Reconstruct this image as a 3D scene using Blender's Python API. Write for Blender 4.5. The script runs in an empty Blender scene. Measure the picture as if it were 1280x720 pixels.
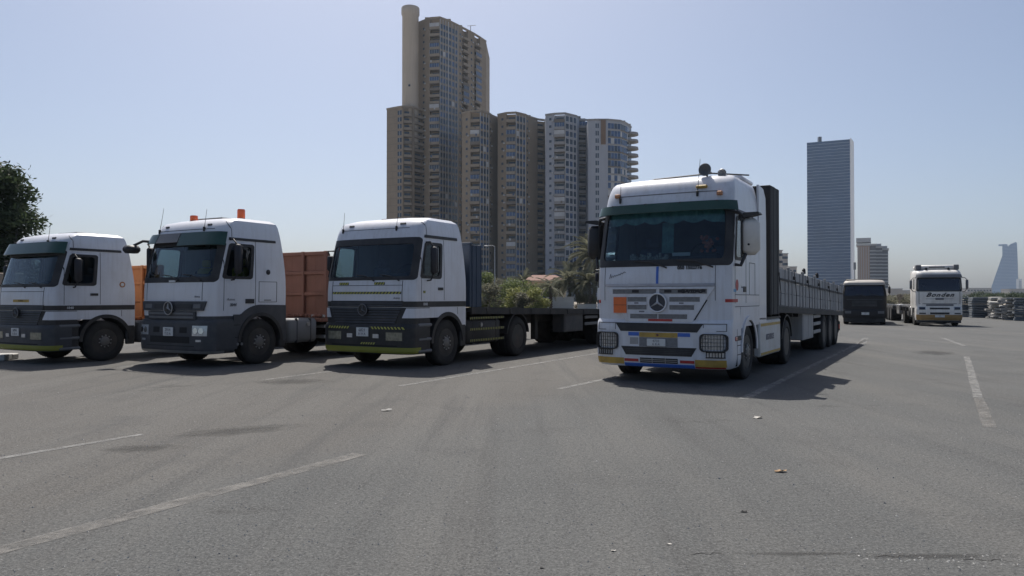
import bpy, bmesh, math, random
import numpy as np
from mathutils import Vector, Matrix, Euler

random.seed(7)
np.random.seed(7)
SC = bpy.context.scene
COL = SC.collection
R = math.radians

# ------------------------------------------------------------------ camera
CAM_H, FPX, HOR = 1.5, 960.0, 372.0
cam_d = bpy.data.cameras.new('camera')
cam_d.sensor_width = 36
cam_d.lens = 27.0
cam_d.clip_start = 0.05
cam_d.clip_end = 60000
cam = bpy.data.objects.new('camera', cam_d)
COL.objects.link(cam)
cam.location = (0, 0, CAM_H)
cam.rotation_euler = (R(90) + math.atan((HOR - 360) / FPX), 0, 0)
SC.camera = cam

# ------------------------------------------------------------------ sky and sun
SUN = Vector((-.12, .64, 1.0)).normalized()
SUN_EL = math.asin(SUN.z)
SUN_AZ = math.atan2(SUN.x, SUN.y)
world = bpy.data.worlds.new('World')
SC.world = world
world.use_nodes = True
wn = world.node_tree
bg = wn.nodes['Background']
sky = wn.nodes.new('ShaderNodeTexSky')
sky.sky_type = 'NISHITA'
sky.sun_disc = False
sky.sun_elevation = SUN_EL
sky.sun_rotation = SUN_AZ
sky.altitude = 0
sky.air_density = 0.75
sky.dust_density = 2.5
sky.ozone_density = 1.8
wn.links.new(sky.outputs[0], bg.inputs[0])
bg.inputs[1].default_value = 0.101
sun_d = bpy.data.lights.new('sun', 'SUN')
sun_d.energy = 5.0
sun_d.angle = R(.53)
sun_d.color = (1.0, .95, .88)
sun = bpy.data.objects.new('sun', sun_d)
COL.objects.link(sun)
sun.rotation_euler = SUN.to_track_quat('Z', 'Y').to_euler()
SC.view_settings.view_transform = 'Standard'
SC.view_settings.look = 'None'
SC.view_settings.gamma = 1
SC.view_settings.exposure = 0.15


def gp(px, py):
    """point of the ground seen at a pixel of the photograph"""
    Y = FPX * CAM_H / (py - HOR)
    return Vector(((px - 640) / FPX * Y, Y, 0))


def at(px, Y, z=0):
    return Vector(((px - 640) / FPX * Y, Y, z))


def zz(py, Y):
    return CAM_H + (HOR - py) * Y / FPX


# ------------------------------------------------------------------ materials
def mat(name, col, rough=.6, metal=0., var=.12, scale=2.5, bump=0., bscale=30, dirt=None, spec=.5, coat=0.,
        streak=None, detail=5):
    m = bpy.data.materials.new(name)
    m.use_nodes = True
    nt = m.node_tree
    N, L = nt.nodes, nt.links
    b = N['Principled BSDF']
    b.inputs['Roughness'].default_value = rough
    b.inputs['Metallic'].default_value = metal
    b.inputs['Specular IOR Level'].default_value = spec
    b.inputs['Coat Weight'].default_value = coat
    tc = N.new('ShaderNodeTexCoord')
    nz = N.new('ShaderNodeTexNoise')
    nz.inputs['Scale'].default_value = scale
    nz.inputs['Detail'].default_value = detail
    L.new(tc.outputs['Object'], nz.inputs['Vector'])
    mr = N.new('ShaderNodeMapRange')
    mr.inputs[1].default_value = .25
    mr.inputs[2].default_value = .75
    mr.inputs[3].default_value = 1 - var
    mr.inputs[4].default_value = 1 + var
    L.new(nz.outputs[0], mr.inputs[0])
    mx = N.new('ShaderNodeMix')
    mx.data_type = 'RGBA'
    mx.blend_type = 'MULTIPLY'
    mx.inputs[0].default_value = 1
    mx.inputs[6].default_value = (*col, 1)
    L.new(mr.outputs[0], mx.inputs[7])
    out = mx.outputs[2]

    def over(color, lo, hi, vec_scale, sc, amount):
        nonlocal out
        mp = N.new('ShaderNodeMapping')
        mp.inputs['Scale'].default_value = vec_scale
        L.new(tc.outputs['Object'], mp.inputs[0])
        n2 = N.new('ShaderNodeTexNoise')
        n2.inputs['Scale'].default_value = sc
        n2.inputs['Detail'].default_value = 8
        n2.inputs['Roughness'].default_value = .65
        L.new(mp.outputs[0], n2.inputs['Vector'])
        r2 = N.new('ShaderNodeMapRange')
        r2.inputs[1].default_value = lo
        r2.inputs[2].default_value = hi
        r2.inputs[4].default_value = amount
        L.new(n2.outputs[0], r2.inputs[0])
        m2 = N.new('ShaderNodeMix')
        m2.data_type = 'RGBA'
        L.new(r2.outputs[0], m2.inputs[0])
        L.new(out, m2.inputs[6])
        m2.inputs[7].default_value = (*color, 1)
        out = m2.outputs[2]
    if dirt:
        over(dirt[0], .42, .78, (1, 1, 1), dirt[2], dirt[1])
    if streak:
        over(streak[0], .48, .8, (6, 6, .35), streak[2], streak[1])
    L.new(out, b.inputs['Base Color'])
    if bump:
        n3 = N.new('ShaderNodeTexNoise')
        n3.inputs['Scale'].default_value = bscale
        n3.inputs['Detail'].default_value = 3
        L.new(tc.outputs['Object'], n3.inputs['Vector'])
        bp = N.new('ShaderNodeBump')
        bp.inputs['Strength'].default_value = bump
        bp.inputs['Distance'].default_value = .02
        L.new(n3.outputs[0], bp.inputs['Height'])
        L.new(bp.outputs[0], b.inputs['Normal'])
    return m


def glass_mat(name, tint, density, rough=.02):
    m = bpy.data.materials.new(name)
    m.use_nodes = True
    nt = m.node_tree
    N, L = nt.nodes, nt.links
    N.remove(N['Principled BSDF'])
    tr = N.new('ShaderNodeBsdfTransparent')
    tr.inputs[0].default_value = (tint[0] * density, tint[1] * density, tint[2] * density, 1)
    gl = N.new('ShaderNodeBsdfGlossy')
    gl.inputs['Roughness'].default_value = rough
    gl.inputs[0].default_value = (.9, .92, .95, 1)
    fr = N.new('ShaderNodeFresnel')
    ge = N.new('ShaderNodeNewGeometry')
    ior = N.new('ShaderNodeMapRange')       # the same reflectance from either side of the pane
    ior.inputs[3].default_value = 1.45
    ior.inputs[4].default_value = 1 / 1.45
    L.new(ge.outputs['Backfacing'], ior.inputs[0])
    L.new(ior.outputs[0], fr.inputs[0])
    ms = N.new('ShaderNodeMixShader')
    L.new(fr.outputs[0], ms.inputs[0])
    L.new(tr.outputs[0], ms.inputs[1])
    L.new(gl.outputs[0], ms.inputs[2])
    L.new(ms.outputs[0], N['Material Output'].inputs[0])
    return m


DUST = (.36, .31, .25)
M = {}
M['white'] = mat('white_paint', (.655, .675, .725), .38, var=.05, scale=1.2, dirt=(DUST, .34, 1.3), streak=((.26, .23, .20), .30, 2.2), coat=.15)
M['white2'] = mat('clean_white_paint', (.69, .705, .745), .36, var=.03, scale=1.2, dirt=(DUST, .22, 1.2), streak=((.28, .25, .22), .2, 2.6), coat=.15)
M['white3'] = mat('old_white_paint', (.76, .74, .70), .5, var=.06, scale=1.4, dirt=((.3, .25, .2), .4, 1.8), streak=((.25, .2, .15), .3, 2))
M['mirror_w'] = mat('mirror_shell_paint', (.62, .60, .56), .5, var=.06, dirt=(DUST, .3, 3))
M['black'] = mat('black_plastic', (.018, .018, .02), .55, var=.2, dirt=((.10, .09, .08), .35, 2.5))
M['gap'] = mat('panel_gap_rubber', (.012, .012, .013), .8, var=.1)
M['dgrey'] = mat('dark_grey_plastic', (.045, .048, .056), .6, var=.15, dirt=((.13, .12, .11), .35, 2.5))
M['mgrey'] = mat('mid_grey_plastic', (.13, .135, .145), .55, var=.15, dirt=((.2, .18, .16), .3, 3))
M['slot'] = mat('grille_slot_mesh', (.175, .18, .19), .6, var=.2, scale=20)
M['rubber'] = mat('tyre_rubber', (.017, .0165, .017), .85, var=.2, scale=5, dirt=((.07, .064, .055), .4, 3))
M['rim'] = mat('wheel_rim_paint', (.045, .044, .044), .6, .3, var=.2, scale=6, dirt=((.09, .07, .055), .6, 5))
M['disc'] = mat('wheel_disc_steel', (.17, .168, .165), .5, .4, var=.3, scale=7, dirt=((.06, .05, .045), .6, 7))
M['chassis'] = mat('chassis_paint', (.02, .02, .021), .7, var=.2, dirt=((.09, .075, .06), .5, 3))
M['alu'] = mat('aluminium', (.38, .38, .38), .42, .6, var=.15, dirt=((.2, .18, .15), .4, 3))
M['chrome'] = mat('chrome', (.75, .76, .78), .15, 1., var=.05)
M['lamp'] = mat('headlamp_glass', (.50, .52, .54), .12, .3, var=.2, scale=14, coat=.8)
M['dimlamp'] = mat('dull_headlamp_glass', (.22, .22, .17), .2, .2, var=.3, scale=14, coat=.6)
M['amber'] = mat('amber_lens', (.38, .15, .05), .25, var=.1, coat=.5)
M['red'] = mat('red_sticker', (.42, .04, .035), .5, var=.15, scale=8)
M['redlens'] = mat('red_lens', (.45, .02, .02), .25, var=.1, coat=.5)
M['beacon'] = mat('orange_beacon_lens', (.80, .13, .03), .25, var=.08, coat=.6)
M['orange'] = mat('orange_plate', (.72, .16, .04), .5, var=.1, scale=8)
M['yellow'] = mat('yellow_tape', (.46, .30, .06), .55, var=.22, scale=6, dirt=((.16, .12, .08), .45, 5))
M['ygreen'] = mat('yellow_green_band', (.26, .27, .035), .55, var=.25, scale=4, dirt=((.09, .08, .05), .55, 4))
M['chev'] = mat('chevron_yellow', (.46, .46, .09), .5, var=.15, scale=9)
M['blue'] = mat('blue_tape', (.05, .14, .50), .5, var=.12, scale=8)
M['lblue'] = mat('light_blue_sticker', (.10, .32, .55), .5, var=.1)
M['plate'] = mat('number_plate', (.62, .63, .62), .45, var=.06, scale=9)
M['ink'] = mat('black_ink', (.02, .02, .025), .6, var=.1)
M['greyink'] = mat('faded_ink', (.17, .17, .19), .6, var=.3, scale=12)
M['star'] = mat('badge_star_metal', (.72, .73, .75), .3, .5, var=.05)
M['badge'] = mat('badge_ground', (.03, .035, .05), .35, var=.1)
M['visor'] = mat('green_visor', (.014, .055, .038), .32, var=.12, dirt=((.1, .12, .1), .25, 3), coat=.3)
M['curtain'] = mat('cab_curtain', (.20, .36, .34), .9, var=.3, scale=9)
M['inner'] = mat('cab_lining', (.15, .15, .155), .9, var=.2)
M['seat'] = mat('seat_cloth', (.14, .15, .19), .95, var=.25, scale=8)
M['seat_y'] = mat('yellow_seat_cloth', (.55, .47, .10), .95, var=.25, scale=8)
M['dash'] = mat('dashboard', (.035, .037, .042), .8, var=.2)
M['toy'] = mat('dash_trinkets', (.45, .42, .36), .8, var=.7, scale=28)
M['flower'] = mat('dash_flowers', (.48, .15, .10), .8, var=.6, scale=25)
M['rust'] = mat('rust_brown_paint', (.19, .084, .058), .75, var=.2, scale=1.6, dirt=((.13, .055, .035), .5, 1.5), streak=((.10, .05, .03), .4, 2))
M['rustor'] = mat('orange_tipper_paint', (.42, .155, .045), .7, var=.15, scale=1.6, dirt=((.2, .08, .035), .5, 1.7), streak=((.14, .06, .03), .35, 2))
M['navy'] = mat('dark_blue_steel', (.03, .05, .085), .65, var=.2, scale=2, dirt=((.08, .07, .06), .3, 2))
M['board'] = mat('grey_drop_side', (.34, .34, .345), .65, var=.15, scale=2, dirt=((.32, .29, .24), .4, 2), streak=((.10, .08, .06), .5, 2))
M['boardpost'] = mat('drop_side_post', (.33, .33, .33), .6, var=.15, dirt=((.15, .12, .1), .4, 3))
M['bulk'] = mat('black_headboard', (.022, .022, .024), .7, var=.2, scale=3, dirt=((.07, .06, .055), .3, 2))
M['skirt'] = mat('white_side_skirt', (.58, .58, .57), .5, var=.08, scale=2, dirt=((.35, .28, .16), .4, 2.5))
M['glass'] = glass_mat('tinted_windscreen', (.70, .80, .84), .90)
M['sglass'] = glass_mat('side_window_glass', (.70, .80, .84), .66)
M['dglass'] = mat('dark_cab_glass', (.012, .016, .03), .06, var=.1, coat=.3)
M['darkcab'] = mat('dark_brown_cab_paint', (.011, .010, .012), .6, var=.2, dirt=((.04, .035, .03), .2, 2))
M['dustroof'] = mat('dusty_cream_paint', (.36, .34, .31), .6, var=.1, dirt=((.3, .25, .2), .4, 2))
M['tan'] = mat('tan_bumper_paint', (.36, .22, .08), .6, var=.2, dirt=((.15, .1, .06), .5, 3))

# ------------------------------------------------------------------ mesh helpers


class MB:
    def __init__(s):
        s.v = []
        s.f = []

    def add(s, vs, fs):
        o = len(s.v)
        s.v += [tuple(v) for v in vs]
        s.f += [tuple(i + o for i in f) for f in fs]
        return s

    def box(s, x0, x1, y0, y1, z0, z1, b=0.):
        x0, x1 = min(x0, x1), max(x0, x1)
        y0, y1 = min(y0, y1), max(y0, y1)
        z0, z1 = min(z0, z1), max(z0, z1)
        if b <= 0:
            vs = [(x0, y0, z0), (x1, y0, z0), (x1, y1, z0), (x0, y1, z0), (x0, y0, z1), (x1, y0, z1), (x1, y1, z1), (x0, y1, z1)]
            return s.add(vs, [(0, 3, 2, 1), (4, 5, 6, 7), (0, 1, 5, 4), (1, 2, 6, 5), (2, 3, 7, 6), (3, 0, 4, 7)])
        b = min(b, (x1 - x0) * .45, (y1 - y0) * .45, (z1 - z0) * .45)
        vs = []
        idx = {}
        for i, X in enumerate((x0, x1)):
            for j, Y in enumerate((y0, y1)):
                for k, Z in enumerate((z0, z1)):
                    dx, dy, dz = (b if i == 0 else -b), (b if j == 0 else -b), (b if k == 0 else -b)
                    for a, p in enumerate(((X, Y + dy, Z + dz), (X + dx, Y, Z + dz), (X + dx, Y + dy, Z))):
                        idx[(i, j, k, a)] = len(vs)
                        vs.append(p)
        fs = []
        for i in (0, 1):
            fs.append([idx[(i, 0, 0, 0)], idx[(i, 1, 0, 0)], idx[(i, 1, 1, 0)], idx[(i, 0, 1, 0)]])
            fs.append([idx[(0, i, 0, 1)], idx[(1, i, 0, 1)], idx[(1, i, 1, 1)], idx[(0, i, 1, 1)]])
            fs.append([idx[(0, 0, i, 2)], idx[(1, 0, i, 2)], idx[(1, 1, i, 2)], idx[(0, 1, i, 2)]])
            for j in (0, 1):
                fs.append([idx[(i, j, 0, 0)], idx[(i, j, 1, 0)], idx[(i, j, 1, 1)], idx[(i, j, 0, 1)]])
                fs.append([idx[(i, 0, j, 0)], idx[(i, 1, j, 0)], idx[(i, 1, j, 2)], idx[(i, 0, j, 2)]])
                fs.append([idx[(0, i, j, 1)], idx[(1, i, j, 1)], idx[(1, i, j, 2)], idx[(0, i, j, 2)]])
                for k in (0, 1):
                    fs.append([idx[(i, j, k, 0)], idx[(i, j, k, 1)], idx[(i, j, k, 2)]])
        return s.add(vs, fs)

    def cyl(s, p0, p1, r, n=16, r1=None):
        p0, p1 = Vector(p0), Vector(p1)
        d = (p1 - p0).normalized()
        a = d.orthogonal().normalized()
        b = d.cross(a)
        r1 = r if r1 is None else r1
        vs = []
        for p, rr in ((p0, r), (p1, r1)):
            for i in range(n):
                t = 2 * math.pi * i / n
                vs.append(p + (a * math.cos(t) + b * math.sin(t)) * rr)
        fs = [(i, (i + 1) % n, n + (i + 1) % n, n + i) for i in range(n)]
        fs += [tuple(range(n))[::-1], tuple(range(n, 2 * n))]
        return s.add(vs, fs)

    def tube(s, pts, r, n=8):
        pts = [Vector(p) for p in pts]
        rs = r if isinstance(r, (list, tuple)) else [r] * len(pts)
        vs = []
        prev = None
        for i, p in enumerate(pts):
            d = (pts[min(i + 1, len(pts) - 1)] - pts[max(i - 1, 0)]).normalized()
            if prev is None:
                a = d.orthogonal().normalized()
            else:
                a = (prev - d * prev.dot(d)).normalized()
            prev = a
            b = d.cross(a)
            for k in range(n):
                t = 2 * math.pi * k / n
                vs.append(p + (a * math.cos(t) + b * math.sin(t)) * rs[i])
        fs = []
        for i in range(len(pts) - 1):
            for k in range(n):
                fs.append((i * n + k, i * n + (k + 1) % n, (i + 1) * n + (k + 1) % n, (i + 1) * n + k))
        fs += [tuple(range(n))[::-1], tuple(range((len(pts) - 1) * n, len(pts) * n))]
        return s.add(vs, fs)

    def lathe(s, prof, c, axis='x', n=32):
        """profile of (radius, height along axis)"""
        vs = []
        for r, h in prof:
            for i in range(n):
                t = 2 * math.pi * i / n
                u, w = r * math.cos(t), r * math.sin(t)
                if axis == 'x':
                    vs.append((c[0] + h, c[1] + u, c[2] + w))
                elif axis == 'y':
                    vs.append((c[0] + u, c[1] + h, c[2] + w))
                else:
                    vs.append((c[0] + u, c[1] + w, c[2] + h))
        fs = []
        m = len(prof)
        for j in range(m - 1):
            for i in range(n):
                fs.append((j * n + i, j * n + (i + 1) % n, (j + 1) * n + (i + 1) % n, (j + 1) * n + i))
        if prof[0][0] > 1e-6:
            fs.append(tuple(range(n))[::-1])
        if prof[-1][0] > 1e-6:
            fs.append(tuple(range((m - 1) * n, m * n)))
        return s.add(vs, fs)

    def prism(s, poly, axis, a0, a1):
        n = len(poly)

        def P(u, w, a):
            return {'x': (a, u, w), 'y': (u, a, w), 'z': (u, w, a)}[axis]
        vs = [P(u, w, a0) for u, w in poly] + [P(u, w, a1) for u, w in poly]
        fs = [(i, (i + 1) % n, n + (i + 1) % n, n + i) for i in range(n)]
        fs += [tuple(range(n))[::-1], tuple(range(n, 2 * n))]
        return s.add(vs, fs)

    def shear(s, k, y0):
        s.v = [(x, y, z - k * (y - y0)) for x, y, z in s.v]
        return s

    def move(s, dx, dy, dz):
        s.v = [(x + dx, y + dy, z + dz) for x, y, z in s.v]
        return s

    def mesh(s, name, m, smooth=None):
        me = bpy.data.meshes.new(name)
        me.from_pydata(s.v, [], s.f)
        bm = bmesh.new()
        bm.from_mesh(me)
        bmesh.ops.recalc_face_normals(bm, faces=bm.faces)
        bm.to_mesh(me)
        bm.free()
        me.materials.append(m)
        if smooth:
            me.polygons.foreach_set('use_smooth', [True] * len(me.polygons))
            me.set_sharp_from_angle(angle=R(smooth))
        me.update()
        return me

    def build(s, name, m, parent=None, smooth=None, label=None, kind=None):
        return link(name, s.mesh(name, m, smooth), parent, label, kind)


def link(name, data, parent=None, label=None, kind=None):
    o = bpy.data.objects.new(name, data)
    COL.objects.link(o)
    if parent:
        o.parent = parent
    if label:
        o['label'] = label
    if kind:
        o['kind'] = kind
    return o


def thing(name, label, cat, loc=(0, 0, 0), rz=0, group=None):
    o = link(name, None)
    o.location = loc
    o.rotation_euler = (0, 0, rz)
    o['label'] = label
    o['category'] = cat
    if group:
        o['group'] = group
    return o


def tag(o, label, cat, group=None):
    o['label'] = label
    o['category'] = cat
    if group:
        o['group'] = group
    return o


def dup(root, loc, rz, label, group=None):
    r = root.copy()
    COL.objects.link(r)
    r.location = loc
    r.rotation_euler = (0, 0, rz)
    r['label'] = label
    if group:
        r['group'] = group
    for ch in list(root.children):
        c = ch.copy()
        COL.objects.link(c)
        c.parent = r
        for g in list(ch.children):
            d = g.copy()
            COL.objects.link(d)
            d.parent = c
    return r


def text(name, body, size, m, parent, origin, xdir, zdir, shear=0., bold=0., extr=.002, align='CENTER', sx=1., space=1.):
    cu = bpy.data.curves.new('lettering', 'FONT')
    cu.body = body
    cu.size = size
    cu.align_x = align
    cu.align_y = 'CENTER'
    cu.shear = shear
    cu.offset = bold
    cu.extrude = extr
    cu.resolution_u = 3
    cu.space_character = space
    tmp = bpy.data.objects.new('lettering', cu)
    COL.objects.link(tmp)
    dg = bpy.context.evaluated_depsgraph_get()
    me = bpy.data.meshes.new_from_object(tmp.evaluated_get(dg))
    bpy.data.objects.remove(tmp)
    bpy.data.curves.remove(cu)
    X = Vector(xdir).normalized()
    Z = Vector(zdir).normalized()
    nrm = X.cross(Z)
    Z = nrm.cross(X)
    mt = Matrix(((X.x, Z.x, nrm.x, origin[0]), (X.y, Z.y, nrm.y, origin[1]), (X.z, Z.z, nrm.z, origin[2]), (0, 0, 0, 1)))
    me.transform(Matrix.Scale(sx, 4, (1, 0, 0)))
    me.transform(mt)
    me.materials.clear()
    me.materials.append(m)
    return link(name, me, parent)


# ------------------------------------------------------------------ cab surfaces
UF = [math.sin(R(a)) for a in (0, 7, 14, 21, 28, 35, 42, 48, 54, 59, 64, 68, 72, 75, 78, 81, 84, 86.5, 88.5)] + [1.0]
US = [1.04, 1.1, 1.2, 1.3, 1.4, 1.5, 1.6, 1.7, 1.8, 1.9, 2.0]
UCOL = sorted(set([-u for u in UF[1:] + US] + UF + US))


class Surf:
    """A cab skin: horizontal outlines (rounded front, straight sides) stacked by height.
    U in -1..1 runs over the front, 1..2 back along a side."""

    def __init__(s, lev, ra=.22, rb=.36, bulge=.07):
        a = np.array(lev, float)
        s.z, s.w, s.yf, s.yr = a[:, 0], a[:, 1], a[:, 2], a[:, 3]
        s.ra, s.rb, s.bu = ra, rb, bulge
        s.tan = [s._tan(c) for c in (s.w, s.yf, s.yr)]

    def _tan(s, c):
        d = np.diff(c) / np.diff(s.z)
        t = np.zeros(len(c))
        t[0], t[-1] = d[0], d[-1]
        for i in range(1, len(c) - 1):
            t[i] = 0 if d[i - 1] * d[i] <= 0 else 2 * d[i - 1] * d[i] / (d[i - 1] + d[i])
        return t

    def q(s, z):
        i = int(np.clip(np.searchsorted(s.z, z) - 1, 0, len(s.z) - 2))
        h = s.z[i + 1] - s.z[i]
        t = min(max((z - s.z[i]) / h, 0), 1)
        h00, h10, h01, h11 = 2*t**3 - 3*t*t + 1, t**3 - 2*t*t + t, -2*t**3 + 3*t*t, t**3 - t*t
        return [h00 * c[i] + h10 * h * m[i] + h01 * c[i + 1] + h11 * h * m[i + 1] for c, m in zip((s.w, s.yf, s.yr), s.tan)]

    def P(s, U, z):
        w, yf, yr = s.q(z)
        a = abs(U)
        sg = 1 if U >= 0 else -1
        if a <= 1:
            x = a * w
            y = yf + s.bu * a * a
            e = (x - (w - s.rb)) / s.rb
            if e > 0:
                e = min(e, 1)
                y += s.ra * (1 - math.sqrt(max(0, 1 - e * e)))
        else:
            y1 = yf + s.bu + s.ra
            x = w
            y = y1 + (yr - y1) * (a - 1)
        return Vector((sg * x, y, z))

    def N(s, U, z):
        e = .004
        ua, ub = U - e, U + e
        d1 = s.P(ub, z) - s.P(ua, z)
        za, zb = max(z - .01, s.z[0]), min(z + .01, s.z[-1])
        d2 = s.P(U, zb) - s.P(U, za)
        n = d1.cross(d2)
        if n.length < 1e-9:
            return Vector((0, -1, 0))
        n.normalize()
        return n

    def O(s, U, z, off):
        return s.P(U, z) + s.N(U, z) * off

    def ux(s, x, z):
        return x / s.q(z)[0]

    def uy(s, y, z, side=1):
        w, yf, yr = s.q(z)
        y1 = yf + s.bu + s.ra
        return side * (1 + (y - y1) / (yr - y1))

    def shell(s, mb, rows=None, holes=(), step=.07, cap=True, bottom=True):
        z0, z1 = s.z[0], s.z[-1]
        zs = set(np.linspace(z0, z1, int((z1 - z0) / step) + 2).round(4).tolist())
        us = set(UCOL)
        for ua, ub, za, zb in holes:
            for v in (za, zb):
                zs = {q for q in zs if abs(q - v) > .015} | {v}
            us = {q for q in us if min(abs(q - ua), abs(q - ub)) > .012} | {ua, ub}
        for ua, ub, za, zb in holes:
            zs |= {za, zb}
            us |= {ua, ub}
        zs |= {float(z0), float(z1)}
        zs, us = sorted(zs), sorted(us)
        nu = len(us)
        vs = [s.P(u, z) for z in zs for u in us]
        fs = []
        for j in range(len(zs) - 1):
            for i in range(nu - 1):
                uc, zc = (us[i] + us[i + 1]) / 2, (zs[j] + zs[j + 1]) / 2
                if any(ua < uc < ub and za < zc < zb for ua, ub, za, zb in holes):
                    continue
                a = j * nu + i
                fs.append((a, a + 1, a + nu + 1, a + nu))
            fs.append((j * nu + nu - 1, j * nu, (j + 1) * nu, (j + 1) * nu + nu - 1))
        if bottom:
            fs.append(tuple(range(nu))[::-1])
        if cap:
            # domed roof: shrink the last ring twice towards its middle
            o = (len(zs) - 1) * nu
            ring = [vs[o + i] for i in range(nu)]
            cx, cy = 0, sum(p.y for p in ring) / nu
            prev = list(range(o, o + nu))
            for f, dz in ((.8, .012), (.45, .026)):
                base = len(vs)
                for p in ring:
                    vs.append(Vector((cx + (p.x - cx) * f, cy + (p.y - cy) * f, p.z + dz)))
                cur = list(range(base, base + nu))
                for i in range(nu):
                    k = (i + 1) % nu
                    fs.append((prev[i], prev[k], cur[k], cur[i]))
                prev = cur
            fs.append(tuple(prev))
        mb.add(vs, fs)
        return mb

    def patch(s, mb, u0, u1, z0, z1, off=.004, off1=None, th=.012, nz=None, nu=None):
        """slab lying on the skin; u0,u1 numbers or functions of z; off may grow to off1 at z1"""
        f0 = u0 if callable(u0) else (lambda z: u0)
        f1 = u1 if callable(u1) else (lambda z: u1)
        off1 = off if off1 is None else off1
        nz = nz or max(2, int(abs(z1 - z0) / .05) + 1)
        const = not callable(u0) and not callable(u1)
        if const and nu is None:
            cols = [u0] + [u for u in UCOL if u0 + .008 < u < u1 - .008] + [u1]
        else:
            k = nu or 14
            cols = None
        F, B = [], []
        n = len(cols) if cols else k + 1
        for j in range(nz + 1):
            t = j / nz
            z = z0 + (z1 - z0) * t
            o = off + (off1 - off) * t
            for i in range(n):
                U = cols[i] if cols else f0(z) + (f1(z) - f0(z)) * i / k
                p, nn = s.P(U, z), s.N(U, z)
                F.append(p + nn * o)
                B.append(p + nn * (o - th))
        m = len(F)
        fs = []
        for j in range(nz):
            for i in range(n - 1):
                a = j * n + i
                fs.append((a, a + 1, a + n + 1, a + n))
                fs.append((m + a, m + a + n, m + a + n + 1, m + a + 1))
        for i in range(n - 1):
            fs.append((i, m + i, m + i + 1, i + 1))
            a = nz * n + i
            fs.append((a, a + 1, m + a + 1, m + a))
        for j in range(nz):
            a = j * n
            fs.append((a, a + n, m + a + n, m + a))
            a = j * n + n - 1
            fs.append((a, m + a, m + a + n, a + n))
        mb.add(F + B, fs)
        return mb

    def fx(s, mb, x0, x1, z0, z1, **k):
        """patch on the front between x0 and x1 (metres, numbers or functions of z)"""
        g0 = x0 if callable(x0) else (lambda z: x0)
        g1 = x1 if callable(x1) else (lambda z: x1)
        k.setdefault('nu', 12)
        return s.patch(mb, lambda z: s.ux(g0(z), z), lambda z: s.ux(g1(z), z), z0, z1, **k)

    def sy(s, mb, side, y0, y1, z0, z1, **k):
        a = lambda z: s.uy(y0 if side > 0 else y1, z, side)
        b = lambda z: s.uy(y1 if side > 0 else y0, z, side)
        k.setdefault('nu', 6)
        return s.patch(mb, a, b, z0, z1, **k)

    def ring(s, mb, ua, ub, za, zb, mu, mzl, mzh, cu=.06, cz=.08, off=.006, th=.025, mu2=None):
        """rubber surround: rounded outer edge ua..ub, za..zb; inner edge set in by mu (U), mzl / mzh (below / above)"""
        mu2 = mu if mu2 is None else mu2
        front = abs(ua) <= 1.02 and abs(ub) <= 1.02 and ub - ua > 1

        def loop(a, b, c, d):
            K = 40 if front else 10
            pts = []

            def hline(u0, u1, z):
                for i in range(K):
                    t = i / K
                    if front:
                        t = .5 - .5 * math.cos(math.pi * t)
                    pts.append((u0 + (u1 - u0) * t, z))

            def vline(z0, z1, u):
                for i in range(10):
                    pts.append((u, z0 + (z1 - z0) * i / 10))

            def arc(uc, zc, a0):
                for i in range(6):
                    t = R(a0 + 90 * i / 6)
                    pts.append((uc + cu * math.cos(t), zc + cz * math.sin(t)))
            hline(a + cu, b - cu, c)
            arc(b - cu, c + cz, -90)
            vline(c + cz, d - cz, b)
            arc(b - cu, d - cz, 0)
            hline(b - cu, a + cu, d)
            arc(a + cu, d - cz, 90)
            vline(d - cz, c + cz, a)
            arc(a + cu, c + cz, 180)
            return pts
        outer = loop(ua, ub, za, zb)
        inner = loop(ua + mu, ub - mu2, za + mzl, zb - mzh)
        K = 5
        V = []
        for i in range(K + 1):
            V += [s.O(a[0] + (b[0] - a[0]) * i / K, a[1] + (b[1] - a[1]) * i / K, off) for a, b in zip(outer, inner)]
        V += [s.O(u, z, off - th) for u, z in inner] + [s.O(u, z, off - th) for u, z in outer]
        N = len(outer)
        fs = []
        for r in range(K + 3):
            r2 = (r + 1) % (K + 3)
            for i in range(N):
                k = (i + 1) % N
                fs.append((r * N + i, r * N + k, r2 * N + k, r2 * N + i))
        mb.add(V, fs)
        return mb

# ------------------------------------------------------------------ wheels
def _tyre(r, w):
    h = w / 2
    mb = MB()
    prof = [(r * .60, -h * .86), (r * .66, -h * .98), (r * .80, -h), (r * .92, -h * .96), (r * .975, -h * .86), (r, -h * .72)]
    for a in (-.5, 0, .5):
        prof += [(r, (a - .06) * w * .6), (r - .014, (a - .04) * w * .6), (r - .014, (a + .04) * w * .6), (r, (a + .06) * w * .6)]
    prof += [(q, -z) for q, z in prof[5::-1]]
    n = 40
    mb.lathe(prof, (0, 0, 0), 'x', n)
    mb.f = [f for f in mb.f if len(f) == 4]
    # tread blocks on the shoulders
    for k in range(48):
        t = 2 * math.pi * k / 48
        for sg in (-1, 1):
            x0 = sg * h * .74
            c, q = math.cos(t), math.sin(t)
            dc, dq = -q * .018, c * .018
            rr0, rr1 = r * .93, r + .006
            v = []
            for rad, xx in ((rr0, sg * h * .965), (rr1, x0), (rr1, x0 - sg * .03)):
                v += [(xx, c * rad - dc, q * rad - dq), (xx, c * rad + dc, q * rad + dq)]
            mb.add(v, [(0, 1, 3, 2), (2, 3, 5, 4)])
    return mb.mesh('wheel', M['rubber'], 40)


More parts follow.
